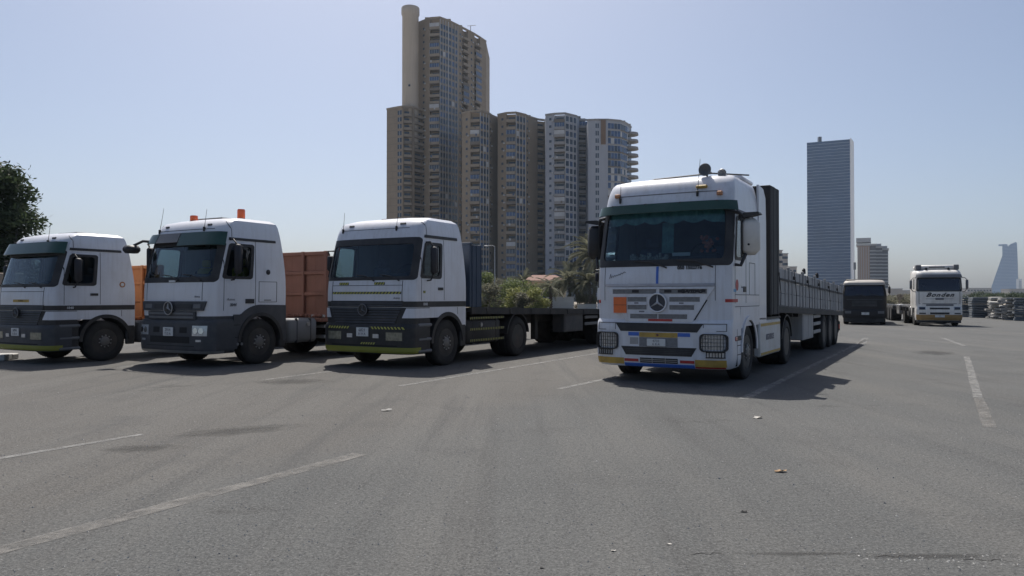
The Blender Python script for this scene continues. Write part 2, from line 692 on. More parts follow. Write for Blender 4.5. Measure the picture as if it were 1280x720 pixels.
def _rim(r, w, dished):
    mb = MB()
    h = w / 2
    R0 = r * .61
    if dished:
        prof = [(R0, h * .95), (R0 * .94, h * .92), (R0 * .90, h * .55), (R0 * .86, h * .15), (R0 * .60, h * .10), (R0 * .52, h * .30), (R0 * .40, h * .32), (R0 * .36, h * .62), (R0 * .30, h * .7), (0, h * .7)]
    else:
        prof = [(R0, h * .93), (R0 * .94, h * .90), (R0 * .88, h * .55), (R0 * .80, h * .52), (R0 * .60, h * .84), (R0 * .46, h * .86), (R0 * .40, h * .82), (R0 * .38, h * 1.0), (R0 * .32, h * 1.08), (0, h * 1.08)]
    mb.lathe(prof, (0, 0, 0), 'x', 40)
    return mb.mesh('rim', M['rim'], 35)


def _disc(r, w, dished):
    mb = MB()
    h = w / 2
    R0 = r * .61
    if dished:
        prof = [(R0 * .84, h * .16), (R0 * .60, h * .115), (R0 * .52, h * .315), (R0 * .40, h * .335), (R0 * .36, h * .635), (R0 * .30, h * .715), (0, h * .715)]
    else:
        prof = [(R0 * .80, h * .545), (R0 * .60, h * .865), (R0 * .46, h * .885), (R0 * .40, h * .845), (R0 * .38, h * 1.02), (R0 * .32, h * 1.10), (0, h * 1.10)]
    mb.lathe(prof, (0, 0, 0), 'x', 40)
    return mb.mesh('wheel_disc', M['disc'], 35)


def _holes(r, w, dished):
    mb = MB()
    h = w / 2
    R0 = r * .61
    xa = h * (.13 if dished else .68)
    rr = R0 * .72
    for k in range(10):
        t = 2 * math.pi * k / 10
        mb.cyl((xa - .02, rr * math.cos(t), rr * math.sin(t)), (xa + .03, rr * math.cos(t), rr * math.sin(t)), .027, 10)
    return mb.mesh('hand_hole', M['gap'])


def _nuts(r, w, dished):
    mb = MB()
    h = w / 2
    R0 = r * .61
    xa = h * (.3 if dished else .86)
    rr = R0 * .47
    for k in range(10):
        t = 2 * math.pi * (k + .5) / 10
        mb.cyl((xa - .01, rr * math.cos(t), rr * math.sin(t)), (xa + .035, rr * math.cos(t), rr * math.sin(t)), .017, 6)
    return mb.mesh('wheel_nut', M['alu'])


WH = {}
for key, w, dish in (('front', .31, False), ('rear', .62, True)):
    WH[key] = (_tyre(.51, w), _rim(.51, w, dish), _disc(.51, w, dish), _holes(.51, w, dish), _nuts(.51, w, dish))


def wheel(parent, x, y, kind, z=.505, scale=1.):
    """wheel part with rim, hand holes and nuts as sub-parts; faces outwards on side of x"""
    o = link('wheel', WH[kind][0], parent)
    o.location = (x, y, z)
    o.rotation_euler = (R(17 * y + 40 * x) % 6.28, 0, 0 if x > 0 else math.pi)
    o.scale = (1, scale, scale)
    for nm, me in zip(('rim', 'wheel_disc', 'hand_holes', 'wheel_nuts'), WH[kind][1:]):
        link(nm, me, o)
    return o


def arch_lip(parent, side, y, r0, r1, x0, x1, m, zc=.52, a0=0, a1=180, name='wheel_arch'):
    mb = MB()
    n = 24
    vs = []
    for i in range(n + 1):
        t = R(a0 + (a1 - a0) * i / n)
        for rr, xx in ((r0, x0), (r1, x0), (r1, x1), (r0, x1)):
            vs.append((side * xx, y - math.cos(t) * rr, zc + math.sin(t) * rr))
    fs = []
    for i in range(n):
        for k in range(4):
            fs.append((i * 4 + k, i * 4 + (k + 1) % 4, i * 4 + 4 + (k + 1) % 4, i * 4 + 4 + k))
    fs += [(0, 1, 2, 3), (n * 4, n * 4 + 3, n * 4 + 2, n * 4 + 1)]
    mb.add(vs, fs)
    return mb.build(name, m, parent, 40)


def side_panel(mb, side, ys, zlo, zhi, x, th=.03):
    """upright panel along a side: columns at ys, from zlo(y) to zhi(y)"""
    vs = []
    for y in ys:
        a, b = zlo(y), zhi(y)
        vs += [(side * x, y, a), (side * x, y, b), (side * (x - th), y, b), (side * (x - th), y, a)]
    fs = []
    for i in range(len(ys) - 1):
        for k in range(4):
            fs.append((i * 4 + k, i * 4 + (k + 1) % 4, i * 4 + 4 + (k + 1) % 4, i * 4 + 4 + k))
    n = (len(ys) - 1) * 4
    fs += [(0, 3, 2, 1), (n, n + 1, n + 2, n + 3)]
    mb.add(vs, fs)
    return mb


def star_badge(parent, c, r, m_ring, m_star, m_ground):
    """three-pointed star in a ring, standing upright on the front"""
    b = MB().cyl((c[0], c[1] - .012, c[2]), (c[0], c[1] + .02, c[2]), r * .98, 32).build('badge', m_ground, parent, 40)
    rg = MB()
    n = 40
    vs = []
    for i in range(n):
        t = 2 * math.pi * i / n
        for k in range(8):
            q = 2 * math.pi * k / 8
            rr = r + r * .09 * math.cos(q)
            vs.append((c[0] + rr * math.cos(t), c[1] - .014 + r * .09 * math.sin(q), c[2] + rr * math.sin(t)))
    fs = [(i * 8 + k, i * 8 + (k + 1) % 8, ((i + 1) % n) * 8 + (k + 1) % 8, ((i + 1) % n) * 8 + k) for i in range(n) for k in range(8)]
    rg.add(vs, fs).build('badge_ring', m_ring, b, 60)
    st = MB()
    outer = []
    for k in range(3):
        t = R(90 + 120 * k)
        outer.append((r * .95 * math.cos(t), r * .95 * math.sin(t)))
        t2 = R(90 + 120 * k + 60)
        outer.append((r * .15 * math.cos(t2), r * .15 * math.sin(t2)))
    y0 = c[1] - .016
    vs = [(c[0], y0 - .035, c[2])] + [(c[0] + u, y0, c[2] + w) for u, w in outer]
    vs += [(c[0] + u, y0 + .01, c[2] + w) for u, w in outer]
    fs = [(0, 1 + i, 1 + (i + 1) % 6) for i in range(6)] + [(1 + i, 7 + i, 7 + (i + 1) % 6, 1 + (i + 1) % 6) for i in range(6)]
    st.add(vs, fs).build('badge_star', m_star, b)
    return b


def number_plate(parent, x, y, z, w=.32, h=.15, lines=('4733', 'R R A')):
    p = MB().box(x - w / 2, x + w / 2, y - .014, y + .01, z - h / 2, z + h / 2, .006).build('number_plate', M['plate'], parent)
    text('lettering', lines[0], h * .5, M['greyink'], p, (x, y - .0165, z + h * .2), (1, 0, 0), (0, 0, 1))
    text('lettering', lines[1], h * .42, M['greyink'], p, (x, y - .0165, z - h * .24), (1, 0, 0), (0, 0, 1))
    return p


def interior(parent, floor_z, seat_m, y_back=1.9, w=1.16):
    mb = MB().box(-w, w, .45, y_back, floor_z - .04, floor_z)
    mb.box(-w, w, y_back, y_back + .03, floor_z, floor_z + 1.45)
    mb.build('cab_lining', M['inner'], parent)
    d = MB().box(-w + .06, w - .06, .30, .62, floor_z, floor_z + .50, .06)
    d.box(.25, 1.0, .30, .58, floor_z + .45, floor_z + .60, .05)
    d.build('dashboard', M['dash'], parent)
    for x in (-.6, .6):
        q = MB().box(x - .26, x + .26, .95, 1.42, floor_z + .15, floor_z + .38, .06)
        q.box(x - .25, x + .25, 1.34, 1.50, floor_z + .36, floor_z + .78, .06)
        q.box(x - .14, x + .14, 1.40, 1.48, floor_z + .80, floor_z + .98, .04)
        q.build('seat', seat_m, parent, 50)
    st = MB()
    c = Vector((.6, .74, floor_z + .62))
    pts = []
    for i in range(25):
        t = 2 * math.pi * i / 24
        pts.append(c + Vector((.22 * math.cos(t), .11 * math.sin(t), .19 * math.sin(t))))
    st.tube(pts, .016, 6)
    st.tube([c + Vector((-.2, 0, 0)), c + Vector((.2, 0, 0))], .014, 5)
    st.tube([c, c + Vector((0, -.2, -.2))], .03, 6)
    st.build('steering_wheel', M['black'], parent, 50)


def glazing(parent, S, ws, sw, ws_m=None, sw_m=None):
    """windscreen and both side windows, each a pane set back in its opening"""
    S.patch(MB(), ws[0] - .015, ws[1] + .015, ws[2] - .02, ws[3] + .02, off=-.012, th=.006).build('windscreen', ws_m or M['glass'], parent, 60)
    for sd in (-1, 1):
        a, b = (sw[0], sw[1]) if sd > 0 else (-sw[1], -sw[0])
        S.patch(MB(), a - .02, b + .02, sw[2] - .02, sw[3] + .02, off=-.014, th=.006).build('side_window', sw_m or M['sglass'], parent, 60)


def chassis(parent, L, rear_y, z=.95, y0=.6):
    mb = MB()
    for x in (-.42, .42):
        mb.box(x - .05, x + .05, y0, L, z - .26, z)
        mb.box(x - .10, x + .10, y0, L, z - .02, z)
        mb.box(x - .10, x + .10, y0, L, z - .27, z - .25)
    for y in np.arange(y0 + .6, L, 1.0):
        mb.box(-.37, .37, y - .05, y + .05, z - .22, z - .04)
    mb.build('chassis_frame', M['chassis'], parent)
    ax = MB().cyl((-1.0, 1.45, .5), (1.0, 1.45, .5), .07, 10)
    ax.build('front_axle', M['chassis'], parent, 40)
    ax = MB().cyl((-.95, rear_y, .5), (.95, rear_y, .5), .09, 10).lathe([(.0, -.2), (.2, -.12), (.22, 0), (.2, .12), (0, .2)], (0, rear_y, .5), 'x', 14)
    ax.build('rear_axle', M['chassis'], parent, 40)
    MB().box(-.38, .38, .8, 1.9, .45, 1.0, .08).build('engine_sump', M['chassis'], parent)
    fw = MB().cyl((0, rear_y, z + .06), (0, rear_y, z + .14), .5, 24)
    fw.box(-.45, .45, rear_y - .4, rear_y + .4, z, z + .06)
    fw.build('fifth_wheel', M['chassis'], parent, 40)


def antenna(parent, S, x, z, h, lean=(0, .12), name='whip_antenna'):
    p = S.O(S.ux(x, z), z, .01)
    q = p + Vector((lean[0] * h, lean[1] * h, h))
    a = MB().box(p.x - .018, p.x + .018, p.y - .03, p.y + .02, p.z - .05, p.z + .05, .006).build('antenna_mount', M['black'], parent)
    MB().tube([p + Vector((0, 0, .04)), (p + q) / 2, q], [.007, .005, .004], 5).build(name, M['black'], a)


def wipers(parent, S, z, xs, ln=.75, dx=-1):
    for x in xs:
        p0 = S.O(S.ux(x, z - .08), z - .08, .03)
        mid = S.O(S.ux(x + dx * ln * .45, z + .02), z + .02, .05)
        end = S.O(S.ux(x + dx * ln, z + .05), z + .05, .025)
        MB().tube([p0, mid, end], [.016, .011, .009], 6).build('wiper', M['black'], parent, 50)


def chev_band(parent, S, a, b, z, h, front=True, side=1, n=20, flip=1):
    """black tape with slanted yellow marks"""
    mb = MB()
    if front:
        S.fx(mb, a, b, z - h / 2, z + h / 2, off=.004, th=.008, nu=16)
    else:
        S.sy(mb, side, a, b, z - h / 2, z + h / 2, off=.004, th=.008)
    o = mb.build('hazard_tape', M['ink'], parent)
    q = MB()
    for i in range(n):
        c = a + (b - a) * (i + .5) / n
        w = (b - a) / n * .24
        f0 = lambda zz_, c=c: c - w + flip * (zz_ - z) * .8
        f1 = lambda zz_, c=c: c + w + flip * (zz_ - z) * .8
        if front:
            S.fx(q, f0, f1, z - h * .46, z + h * .46, off=.009, th=.004, nu=2, nz=1)
        else:
            S.patch(q, lambda v: S.uy(f0(v), v, side), lambda v: S.uy(f1(v), v, side), z - h * .46, z + h * .46, off=.009, th=.004, nu=2, nz=1)
    q.build('hazard_marks', M['chev'], o, kind='stuff')
    return o


def mirror(parent, side, y, z0, z1, m, w=.22, arm=M['black'], x=1.42, tilt=.12):
    mb = MB()
    mb.box(side * (x - .02), side * (x + .11), y - .07, y + .09, z0, z1, .04)
    o = mb.build('wing_mirror', m, parent, 50)
    MB().box(side * (x - .01), side * (x + .10), y + .091, y + .096, z0 + .04, z1 - .04).build('mirror_glass', M['chrome'], o)
    MB().tube([(side * 1.18, y - .02, z1 + .10), (side * 1.34, y - .04, z1 + .10), (side * (x + .05), y, z1 - .02)], .018, 7).build('mirror_arm', arm, o, 50)
    a = MB()
    a.tube([(side * 1.20, y + .0, z0 - .14), (side * 1.34, y - .02, z0 - .13), (side * (x + .05), y, z0 + .02)], .018, 7)
    a.build('mirror_arm', arm, o, 50)
    return o


def tow_gap(mb, S, side, y, z0, z1, w=.010):
    S.sy(mb, side, y - w / 2, y + w / 2, z0, z1, off=.0035, th=.006, nu=1)


def rear_gear(parent, rear_y, tank_m, tank=(2.35, 3.6), strips=False, guard='black'):
    """fuel tank, steps, rear mudguards, wheels behind the cab"""
    for sd in (-1, 1):
        t = MB().box(sd * .62, sd * 1.2, tank[0], tank[1], .42, 1.0, .07)
        o = t.build('fuel_tank', tank_m, parent, 50)
        for y in (tank[0] + .25, tank[1] - .25):
            MB().box(sd * .61, sd * 1.21, y - .03, y + .03, .41, 1.01, .06).build('tank_strap', M['chassis'], o)
        MB().cyl((sd * 1.2, tank[0] + .6, .86), (sd * 1.235, tank[0] + .6, .86), .05, 14).build('tank_cap', M['alu'], o, 40)
        arch_lip(parent, sd, rear_y, .57, .60, .62, 1.24, M[guard], .52, 8, 172, 'mudguard')
        wheel(parent, sd * .93, rear_y, 'rear')


# ------------------------------------------------------------------ older tractor (slatted black grille)
def old_tractor(label, group, visor, seat_m, plate, chev, extras):
    root = thing('tractor_truck', label, 'truck', group=group)
    S = Surf([(1.29, 1.235, .07, 2.2), (1.55, 1.24, .07, 2.2), (1.86, 1.24, .10, 2.19), (2.2, 1.235, .18, 2.15), (2.75, 1.22, .33, 2.05),
              (2.9, 1.21, .37, 2.02), (3.02, 1.195, .42, 1.99), (3.13, 1.17, .51, 1.96), (3.20, 1.13, .64, 1.91), (3.235, 1.06, .82, 1.83)], ra=.17, rb=.34, bulge=.06)
    ws = (-.90, .90, 1.93, 2.66)
    sw = (S.uy(.54, 2.3), S.uy(1.17, 2.3), 1.95, 2.64)
    holes = [ws, sw, (-sw[1], -sw[0], sw[2], sw[3])]
    S.shell(MB(), holes=holes).build('cab', M['white'], root, 32)
    interior(root, 1.42, seat_m, 1.98)
    glazing(root, S, ws, sw)
    S.ring(MB(), -.995, .995, 1.87, 2.78, .10, .075, .14, cu=.05, cz=.07).build('windscreen_surround', M['black'], root, 40)
    for sd in (-1, 1):
        a, b = (sw[0], sw[1]) if sd > 0 else (-sw[1], -sw[0])
        S.ring(MB(), a - .035, b + .035, sw[2] - .045, sw[3] + .045, .05, .06, .06, cu=.05, cz=.06).build('window_surround', M['black'], root, 40)
        # black roof gutter running back from the A-pillar
        S.patch(MB(), *((1.0, 1.86) if sd > 0 else (-1.86, -1.0)), 2.775, 2.835, off=.018, th=.03).build('roof_gutter', M['black'], root)
        g = MB()
        for y in (.44, 1.30):
            tow_gap(g, S, sd, y, 1.44, 2.76)
        tow_gap(g, S, sd, .66, 2.84, 3.14)
        S.sy(g, sd, 1.25, 2.08, 2.35, 2.36, off=.0035, th=.006) if 0 else None
        g.build('door_gap', M['gap'], root)
        h = MB()
        S.sy(h, sd, 1.06, 1.24, 1.66, 1.72, off=.02, th=.03)
        h.build('door_handle', M['black'], root)
        mirror(root, sd, .66 if sd > 0 else .42, 2.0 if sd > 0 else 2.1, 2.58 if sd > 0 else 2.45, M['ink'], x=1.36 if sd > 0 else 1.27)
    # upper front panel joints
    g = MB()
    for x in (-.97, .97):
        S.fx(g, x - .006, x + .006, 1.42, 1.86, off=.0035, th=.006, nu=1)
    S.fx(g, -.97, .97, 1.755, 1.765, off=.0035, th=.006, nu=16)
    g.build('front_panel_gap', M['gap'], root)
    wipers(root, S, 1.93, (.25, .9), .52)
    # roof cap joint, marker lamps
    g = MB()
    S.fx(g, -.92, .92, 2.985, 2.995, off=.004, th=.006, nu=20)
    g.build('roof_seam', M['mgrey'], root)
    for x in (-.72, .72):
        S.fx(MB(), x - .07, x + .07, 3.07, 3.095, off=.02, th=.03, nu=3).build('marker_lamp', M['ink'], root)
    antenna(root, S, -.93, 2.98, .42, (0, .1))
    antenna(root, S, .60, 2.98, .40, (.02, .1))
    MB().box(-.45, .45, 1.15, 1.75, 3.235, 3.30, .03).build('roof_hatch', M['dgrey'], root)
    # belt band: wraps from the grille to the back of the cab
    S.patch(MB(), -1.995, 1.995, 1.30, 1.42, off=.005, th=.01).build('belt_band', M['black'], root, 40)
    for sd, xd in ((1, (0, 1, 0)), (-1, (0, -1, 0))):
        text('lettering', '1840', .085, M['white2'], root, (sd * 1.2425, .58, 1.36), xd, (0, 0, 1))
    # grille: dark backing with slats
    F = Surf([(.92, 1.225, .05, .74), (1.29, 1.235, .065, .74)], ra=.17, rb=.34, bulge=.06)
    F.shell(MB(), cap=False).build('lower_front', M['black'], root, 32)
    gr = S.fx(MB(), -1.0, 1.0, 1.30, 1.43, off=.012, th=.02, nu=18).build('grille', M['black'], root, 40)
    for i, z in enumerate((1.385, 1.335)):
        S.fx(MB(), -.98, .98, z - .016, z + .012, off=.028, off1=.020, th=.014, nu=18).build('grille_slat', M['dgrey'], gr, 40)
    for i, z in enumerate((1.262, 1.205, 1.148, 1.091, 1.034, .977)):
        hw = .96 - (1.28 - z) * .45
        F.fx(MB(), -hw, hw, z - .018, z + .014, off=.032, off1=.022, th=.03, nu=18).build('grille_slat', M['dgrey'], gr, 40)
    star_badge(root, (0, .0, 1.24), .118, M['mgrey'], M['mgrey'], M['black'])
    # white wedge beside the grille and above the arch
    for sd in (-1, 1):
        wl = MB()
        a = lambda z: sd * (.97 - (z - 1.05) * -.0 - (1.28 - z) * .0 - (z - 1.06) * -.0 + -(z - 1.05) * -.22 - .10)
        u0 = lambda z: (.80 + (z - 1.07) * .32)
        if sd > 0:
            F.patch(wl, u0, 2.0, 1.07, 1.275, off=.016, th=.03, nu=60)
        else:
            F.patch(wl, -2.0, lambda z: -u0(z), 1.07, 1.275, off=.016, th=.03, nu=60)
        ys = [.74 + i * (2.2 - .74) / 30 for i in range(31)]

        def arc(y, yc=1.45, r=.66):
            d = r * r - (y - yc) ** 2
            return .52 + math.sqrt(d) if d > 0 else 0
        side_panel(wl, sd, ys, lambda y: min(1.26, max(1.07, arc(y))) if y < 1.7 else min(1.26, max(.86, arc(y))), lambda y: 1.29, 1.236, .03)
        wl.build('side_trim', M['white'], root, 40)
        g = MB()
        side_panel(g, sd, [1.84, 1.85], lambda y: 1.13, lambda y: 1.288, 1.2385, .02)
        g.box(sd * 1.232, sd * 1.2385, .735, .745, 1.07, 1.29)
        g.build('trim_gap', M['gap'], root)
        arch_lip(root, sd, 1.45, .58, .665, 1.02, 1.262, M['black'])
        arch_lip(root, sd, 1.45, .575, .60, .72, 1.06, M['black'], name='mudguard')
        # steps ahead of the arch
        stp = MB().box(sd * 1.02, sd * 1.235, .34, .80, .36, 1.06, .03)
        stp.build('step_well', M['black'], root)
        for z in (.92, .62, .37):
            MB().box(sd * 1.03, sd * 1.255, .33, .83, z - .035, z + .035, .02).build('step', M['mgrey'], root)
        MB().box(sd * 1.15, sd * 1.24, 1.98, 2.2, .40, .90, .02).build('mud_flap', M['black'], root)
        wheel(root, sd * 1.05, 1.45, 'front')
    # bumper
    B = Surf([(.31, 1.20, .05, .62), (.36, 1.24, .01, .62), (.55, 1.25, .0, .62), (.90, 1.25, .0, .62), (.945, 1.235, .03, .62)], ra=.18, rb=.36, bulge=.06)
    bp = B.shell(MB(), step=.06).build('bumper', M['dgrey'] if not chev else M['black'], root, 35)
    B.patch(MB(), -1.0, 1.45, .335, .455, off=.004, th=.01).build('yellow_band', M['ygreen'], bp)
    for sd in (-1, 1):
        x0, x1 = (.62, 1.02) if sd > 0 else (-1.02, -.62)
        hl = B.fx(MB(), x0, x1, .60, .77, off=.006, th=.02, nu=8).build('headlight', M['dimlamp'], root, 40)
        B.fx(MB(), x0 - .02, x1 + .02, .585, .60, off=.012, th=.02, nu=8).build('headlight_bezel', M['black'], hl)
        B.fx(MB(), sd * .36 - .075, sd * .36 + .075, .645, .73, off=.02, th=.03, nu=3).build('fog_lamp', M['lamp'], root)
    o = B.fx(MB(), -.9, .9, .47, .50, off=.003, th=.006, nu=12).build('bumper_slot', M['gap'], root)
    number_plate(root, 0., -.012, .77, .33, .19, plate)
    if chev:
        chev_band(root, S, -.95, .95, 1.60, .05, n=22)
        chev_band(root, B, -1.02, -.38, .86, .055, n=8)
        chev_band(root, B, .22, 1.08, .86, .055, n=10, flip=-1)
        chev_band(root, B, -.06, .34, .53, .045, n=6)
        for x in (-.62, .38):
            chev_band(root, S, x - .14, x + .14, 1.80, .055, n=4)
        chev_band(root, S, .50, .58, 1.62, .05, front=False, n=2)
        text('lettering', 'Actros', .06, M['greyink'], root, (.84, S.P(S.ux(.84, 1.5), 1.5).y - .006, 1.49), (1, .08, 0), (0, 0, 1), shear=.2)
    if visor:
        ux = .985
        v = S.patch(MB(), -ux, ux, 2.66, 2.94, off=.15, off1=.11, th=.02)
        v.build('sun_visor', M['visor'], root, 40)
        vb = MB()
        for x in (-.9, 0, .9):
            p, q = S.O(S.ux(x, 2.93), 2.93, .0), S.O(S.ux(x, 2.9), 2.9, .09)
            vb.tube([p, q], .015, 5)
        vb.build('visor_bracket', M['black'], root)
    extras(root, S, B)
    chassis(root, 5.6, 4.75)
    return root


def xf1(root, S, B):
    S.fx(MB(), -.28, .42, 1.50, 1.565, off=.005, th=.008, nu=8).build('yellow_sticker', M['yellow'], root)
    text('lettering', 'ACTROS', .055, M['ink'], root, (.07, S.P(0, 1.53).y - .008, 1.532), (1, 0, 0), (0, 0, 1), extr=.001)
    MB().cyl((1.236, 1.86, 1.95), (1.244, 1.86, 1.95), .075, 20).build('round_sticker', M['rustor'], root)
    MB().cyl((1.244, 1.86, 1.95), (1.248, 1.86, 1.95), .045, 16).build('round_sticker_centre', M['plate'], root)
    rear_gear(root, 4.75, M['dgrey'], (2.32, 3.5))


def xf3(root, S, B):
    rear_gear(root, 4.75, M['chassis'], (2.32, 3.9))
    for sd in (1,):
        for z in (.50, .76, 1.02):
            o = MB().box(sd * 1.2, sd * 1.215, 2.4, 4.05, z - .03, z + .03).build('hazard_tape', M['ink'], root)
            q = MB()
            for i in range(20):
                y = 2.44 + i * .08
                q.add([(sd * 1.2175, y, z - .026), (sd * 1.2175, y + .02, z - .026), (sd * 1.2175, y + .032, z + .026), (sd * 1.2175, y + .012, z + .026)], [(0, 1, 2, 3)])
            q.build('hazard_marks', M['chev'], o, kind='stuff')

# ------------------------------------------------------------------ newer grey-bumpered tractor (second from the left)
def grey_tractor(label):
    root = thing('tractor_truck', label, 'truck')
    S = Surf([(1.10, 1.22, .08, 2.2), (1.5, 1.235, .08, 2.2), (1.86, 1.24, .10, 2.19), (2.2, 1.235, .18, 2.16), (2.75, 1.22, .33, 2.07),
              (2.9, 1.21, .37, 2.04), (3.04, 1.195, .43, 2.01), (3.16, 1.17, .52, 1.98), (3.23, 1.13, .65, 1.93), (3.265, 1.06, .84, 1.85)], ra=.17, rb=.34, bulge=.07)
    ws = (-.90, .90, 1.93, 2.66)
    sw = (S.uy(.54, 2.3), S.uy(1.19, 2.3), 1.95, 2.64)
    S.shell(MB(), holes=[ws, sw, (-sw[1], -sw[0], sw[2], sw[3])]).build('cab', M['white2'], root, 32)
    interior(root, 1.42, M['seat_y'], 1.98)
    glazing(root, S, ws, sw)
    S.ring(MB(), -.995, .995, 1.83, 2.74, .10, .115, .10, cu=.06, cz=.09).build('windscreen_surround', M['black'], root, 40)
    for sd in (-1, 1):
        a, b = (sw[0], sw[1]) if sd > 0 else (-sw[1], -sw[0])
        S.ring(MB(), a - .035, b + .035, sw[2] - .045, sw[3] + .045, .05, .06, .06, cu=.05, cz=.06).build('window_surround', M['black'], root, 40)
        S.patch(MB(), *((1.0, 1.88) if sd > 0 else (-1.88, -1.0)), 2.755, 2.81, off=.018, th=.03).build('roof_gutter', M['black'], root)
        g = MB()
        for y in (.44, 1.30):
            tow_gap(g, S, sd, y, 1.22, 2.76)
        tow_gap(g, S, sd, .66, 2.82, 3.17)
        for y in (1.40, 1.92):
            tow_gap(g, S, sd, y, 1.40, 1.86, .012)
        for z in (1.40, 1.86):
            S.sy(g, sd, 1.40, 1.92, z - .005, z + .005, off=.0035, th=.006)
        g.build('door_gap', M['gap'], root)
        S.sy(MB(), sd, 1.02, 1.26, 1.37, 1.47, off=.015, th=.03).build('door_handle', M['black'], root)
        S.sy(MB(), sd, 1.55, 1.75, 1.435, 1.45, off=.01, th=.02).build('hatch_catch', M['black'], root)
        MB().lathe([(0, -.006), (.055, -.006), (.06, .012), (.04, .022), (0, .022)], (sd * 1.236, 1.66, 2.08), 'x', 18).build('oval_badge', M['ink'], root, 40)
        mirror(root, sd, .64 if sd > 0 else .46, 2.02, 2.66, M['ink'], x=1.38 if sd > 0 else 1.28)
        xd = (0, sd, 0)
        text('lettering', 'Actros', .075, M['greyink'], root, (sd * 1.2405, .62, 1.46), xd, (0, 0, 1), shear=.25)
        text('lettering', '2044', .085, M['mgrey'], root, (sd * 1.2405, .68, 1.34), xd, (0, 0, 1), shear=.25, bold=.004)
    # far mirror sticks out to the front
    mb = MB().box(-1.72, -1.44, .0, .34, 2.52, 2.70, .06)
    mo = mb.build('kerb_mirror', M['black'], root, 50)
    MB().tube([(-1.1, .5, 2.78), (-1.35, .3, 2.80), (-1.55, .2, 2.70)], .03, 7).build('mirror_arm', M['black'], mo, 50)
    g = MB()
    S.fx(g, .93, .94, 1.44, 1.83, off=.0035, th=.006, nu=1)
    S.fx(g, -.94, -.93, 1.44, 1.83, off=.0035, th=.006, nu=1)
    S.fx(g, -.92, .92, 3.0, 3.01, off=.004, th=.006, nu=20)
    g.build('front_panel_gap', M['gap'], root)
    S.fx(MB(), -.10, .10, 1.835, 1.875, off=.03, th=.03, nu=3).build('dash_sticker', M['plate'], root)
    text('lettering', 'Actros', .06, M['greyink'], root, (.80, S.P(S.ux(.8, 1.52), 1.52).y - .008, 1.52), (1, .08, 0), (0, 0, 1), shear=.2)
    for x in (-.72, .72):
        S.fx(MB(), x - .06, x + .06, 3.08, 3.11, off=.02, th=.03, nu=3).build('marker_lamp', M['ink'], root)
    antenna(root, S, -.95, 3.0, .55, (.08, .12))
    antenna(root, S, .62, 3.0, .44, (.05, .1))
    MB().box(-.5, .4, 1.05, 1.7, 3.262, 3.335, .03).build('roof_hatch', M['dgrey'], root)
    for x, y, z, h in ((-.42, .95, 3.23, .13), (.70, 1.35, 3.262, .22)):
        b = MB().cyl((x, y, z - .02), (x, y, z + .04), .10, 16).build('beacon_base', M['black'], root, 40)
        MB().lathe([(.08, 0), (.088, .02), (.088, h * .86), (.078, h), (0, h + .01)], (x, y, z + .04), 'z', 18).build('beacon_lens', M['beacon'], b, 40)
    # visor in three pieces: green wing, pale middle, green wing
    for x0, x1, m in ((-.985, -.62, M['visor']), (-.60, .02, M['mgrey']), (.04, .985, M['visor'])):
        S.patch(MB(), x0, x1, 2.60 if x1 > .5 else 2.68, 2.90, off=.15, off1=.10, th=.02).build('sun_visor', m, root, 40)
    wipers(root, S, 1.95, (.2, .9), .6)
    # grille: wide upper tier, narrower lower tier
    top = S.fx(MB(), lambda z: -1.06 + (1.42 - z) * .35, lambda z: 1.06 - (1.42 - z) * .35, 1.22, 1.42, off=.055, off1=.04, th=.07, nu=20).build('grille', M['dgrey'], root, 40)
    for x0, x1 in ((-.9, -.64), (-.55, -.16), (.16, .70), (.74, .94)):
        S.fx(MB(), x0, x1, 1.27, 1.36, off=.062, off1=.05, th=.02, nu=5).build('grille_inset', M['mgrey'] if abs(x0 + x1) > 1.2 else M['black'], top, 40)
    F = Surf([(.92, 1.20, .08, .74), (1.10, 1.21, .08, .74), (1.21, 1.22, .08, .74)], ra=.17, rb=.34, bulge=.07)
    F.shell(MB(), cap=False).build('lower_front', M['dgrey'], root, 32)
    low = F.fx(MB(), -.78, .78, 1.03, 1.205, off=.05, off1=.055, th=.07, nu=16).build('grille', M['dgrey'], root, 40)
    for z in (1.075, 1.155):
        F.fx(MB(), -.74, .74, z - .022, z + .022, off=.062, th=.02, nu=14).build('grille_slat', M['mgrey'], low, 40)
    star_badge(root, (0, -.005, 1.27), .14, M['alu'], M['alu'], M['black'])
    # dark lower sides with arch
    for sd in (-1, 1):
        wl = MB()
        ys = [.70 + i * 1.5 / 34 for i in range(35)]

        def arc(y, yc=1.45, r=.64):
            d = r * r - (y - yc) ** 2
            return .52 + math.sqrt(d) if d > 0 else 0

        def arc2(y):
            d = .82 ** 2 - (y - 1.45) ** 2
            return max(1.13, .52 + math.sqrt(d) if d > 0 else 0) if y < 1.45 else max(1.13, .52 + .82 - (y - 1.45) * .02)
        side_panel(wl, sd, ys, lambda y: max(.38 if y < 1.45 else .50, arc(y)), arc2, 1.246, .05)
        wl.build('side_trim', M['dgrey'], root, 40)
        arch_lip(root, sd, 1.45, .57, .645, .95, 1.262, M['black'])
        g = MB()
        for z in (.63, .90):
            g.box(sd * 1.20, sd * 1.249, .70, .98 if z < .8 else .86, z - .006, z + .006)
        g.build('step_gap', M['gap'], root)
        for y in (.84, .95):
            MB().cyl((sd * 1.24, y - .04, .48), (sd * 1.256, y - .04, .48), .032, 12).build('step_socket', M['mgrey'], root, 40)
        MB().box(sd * .98, sd * 1.24, 2.02, 2.2, .35, .95, .02).build('mud_flap', M['black'], root)
        wheel(root, sd * 1.05, 1.45, 'front')
    B = Surf([(.30, 1.20, .05, .72), (.36, 1.24, .01, .72), (.6, 1.25, .0, .72), (.98, 1.245, .02, .72), (1.03, 1.22, .06, .72)], ra=.19, rb=.38, bulge=.07)
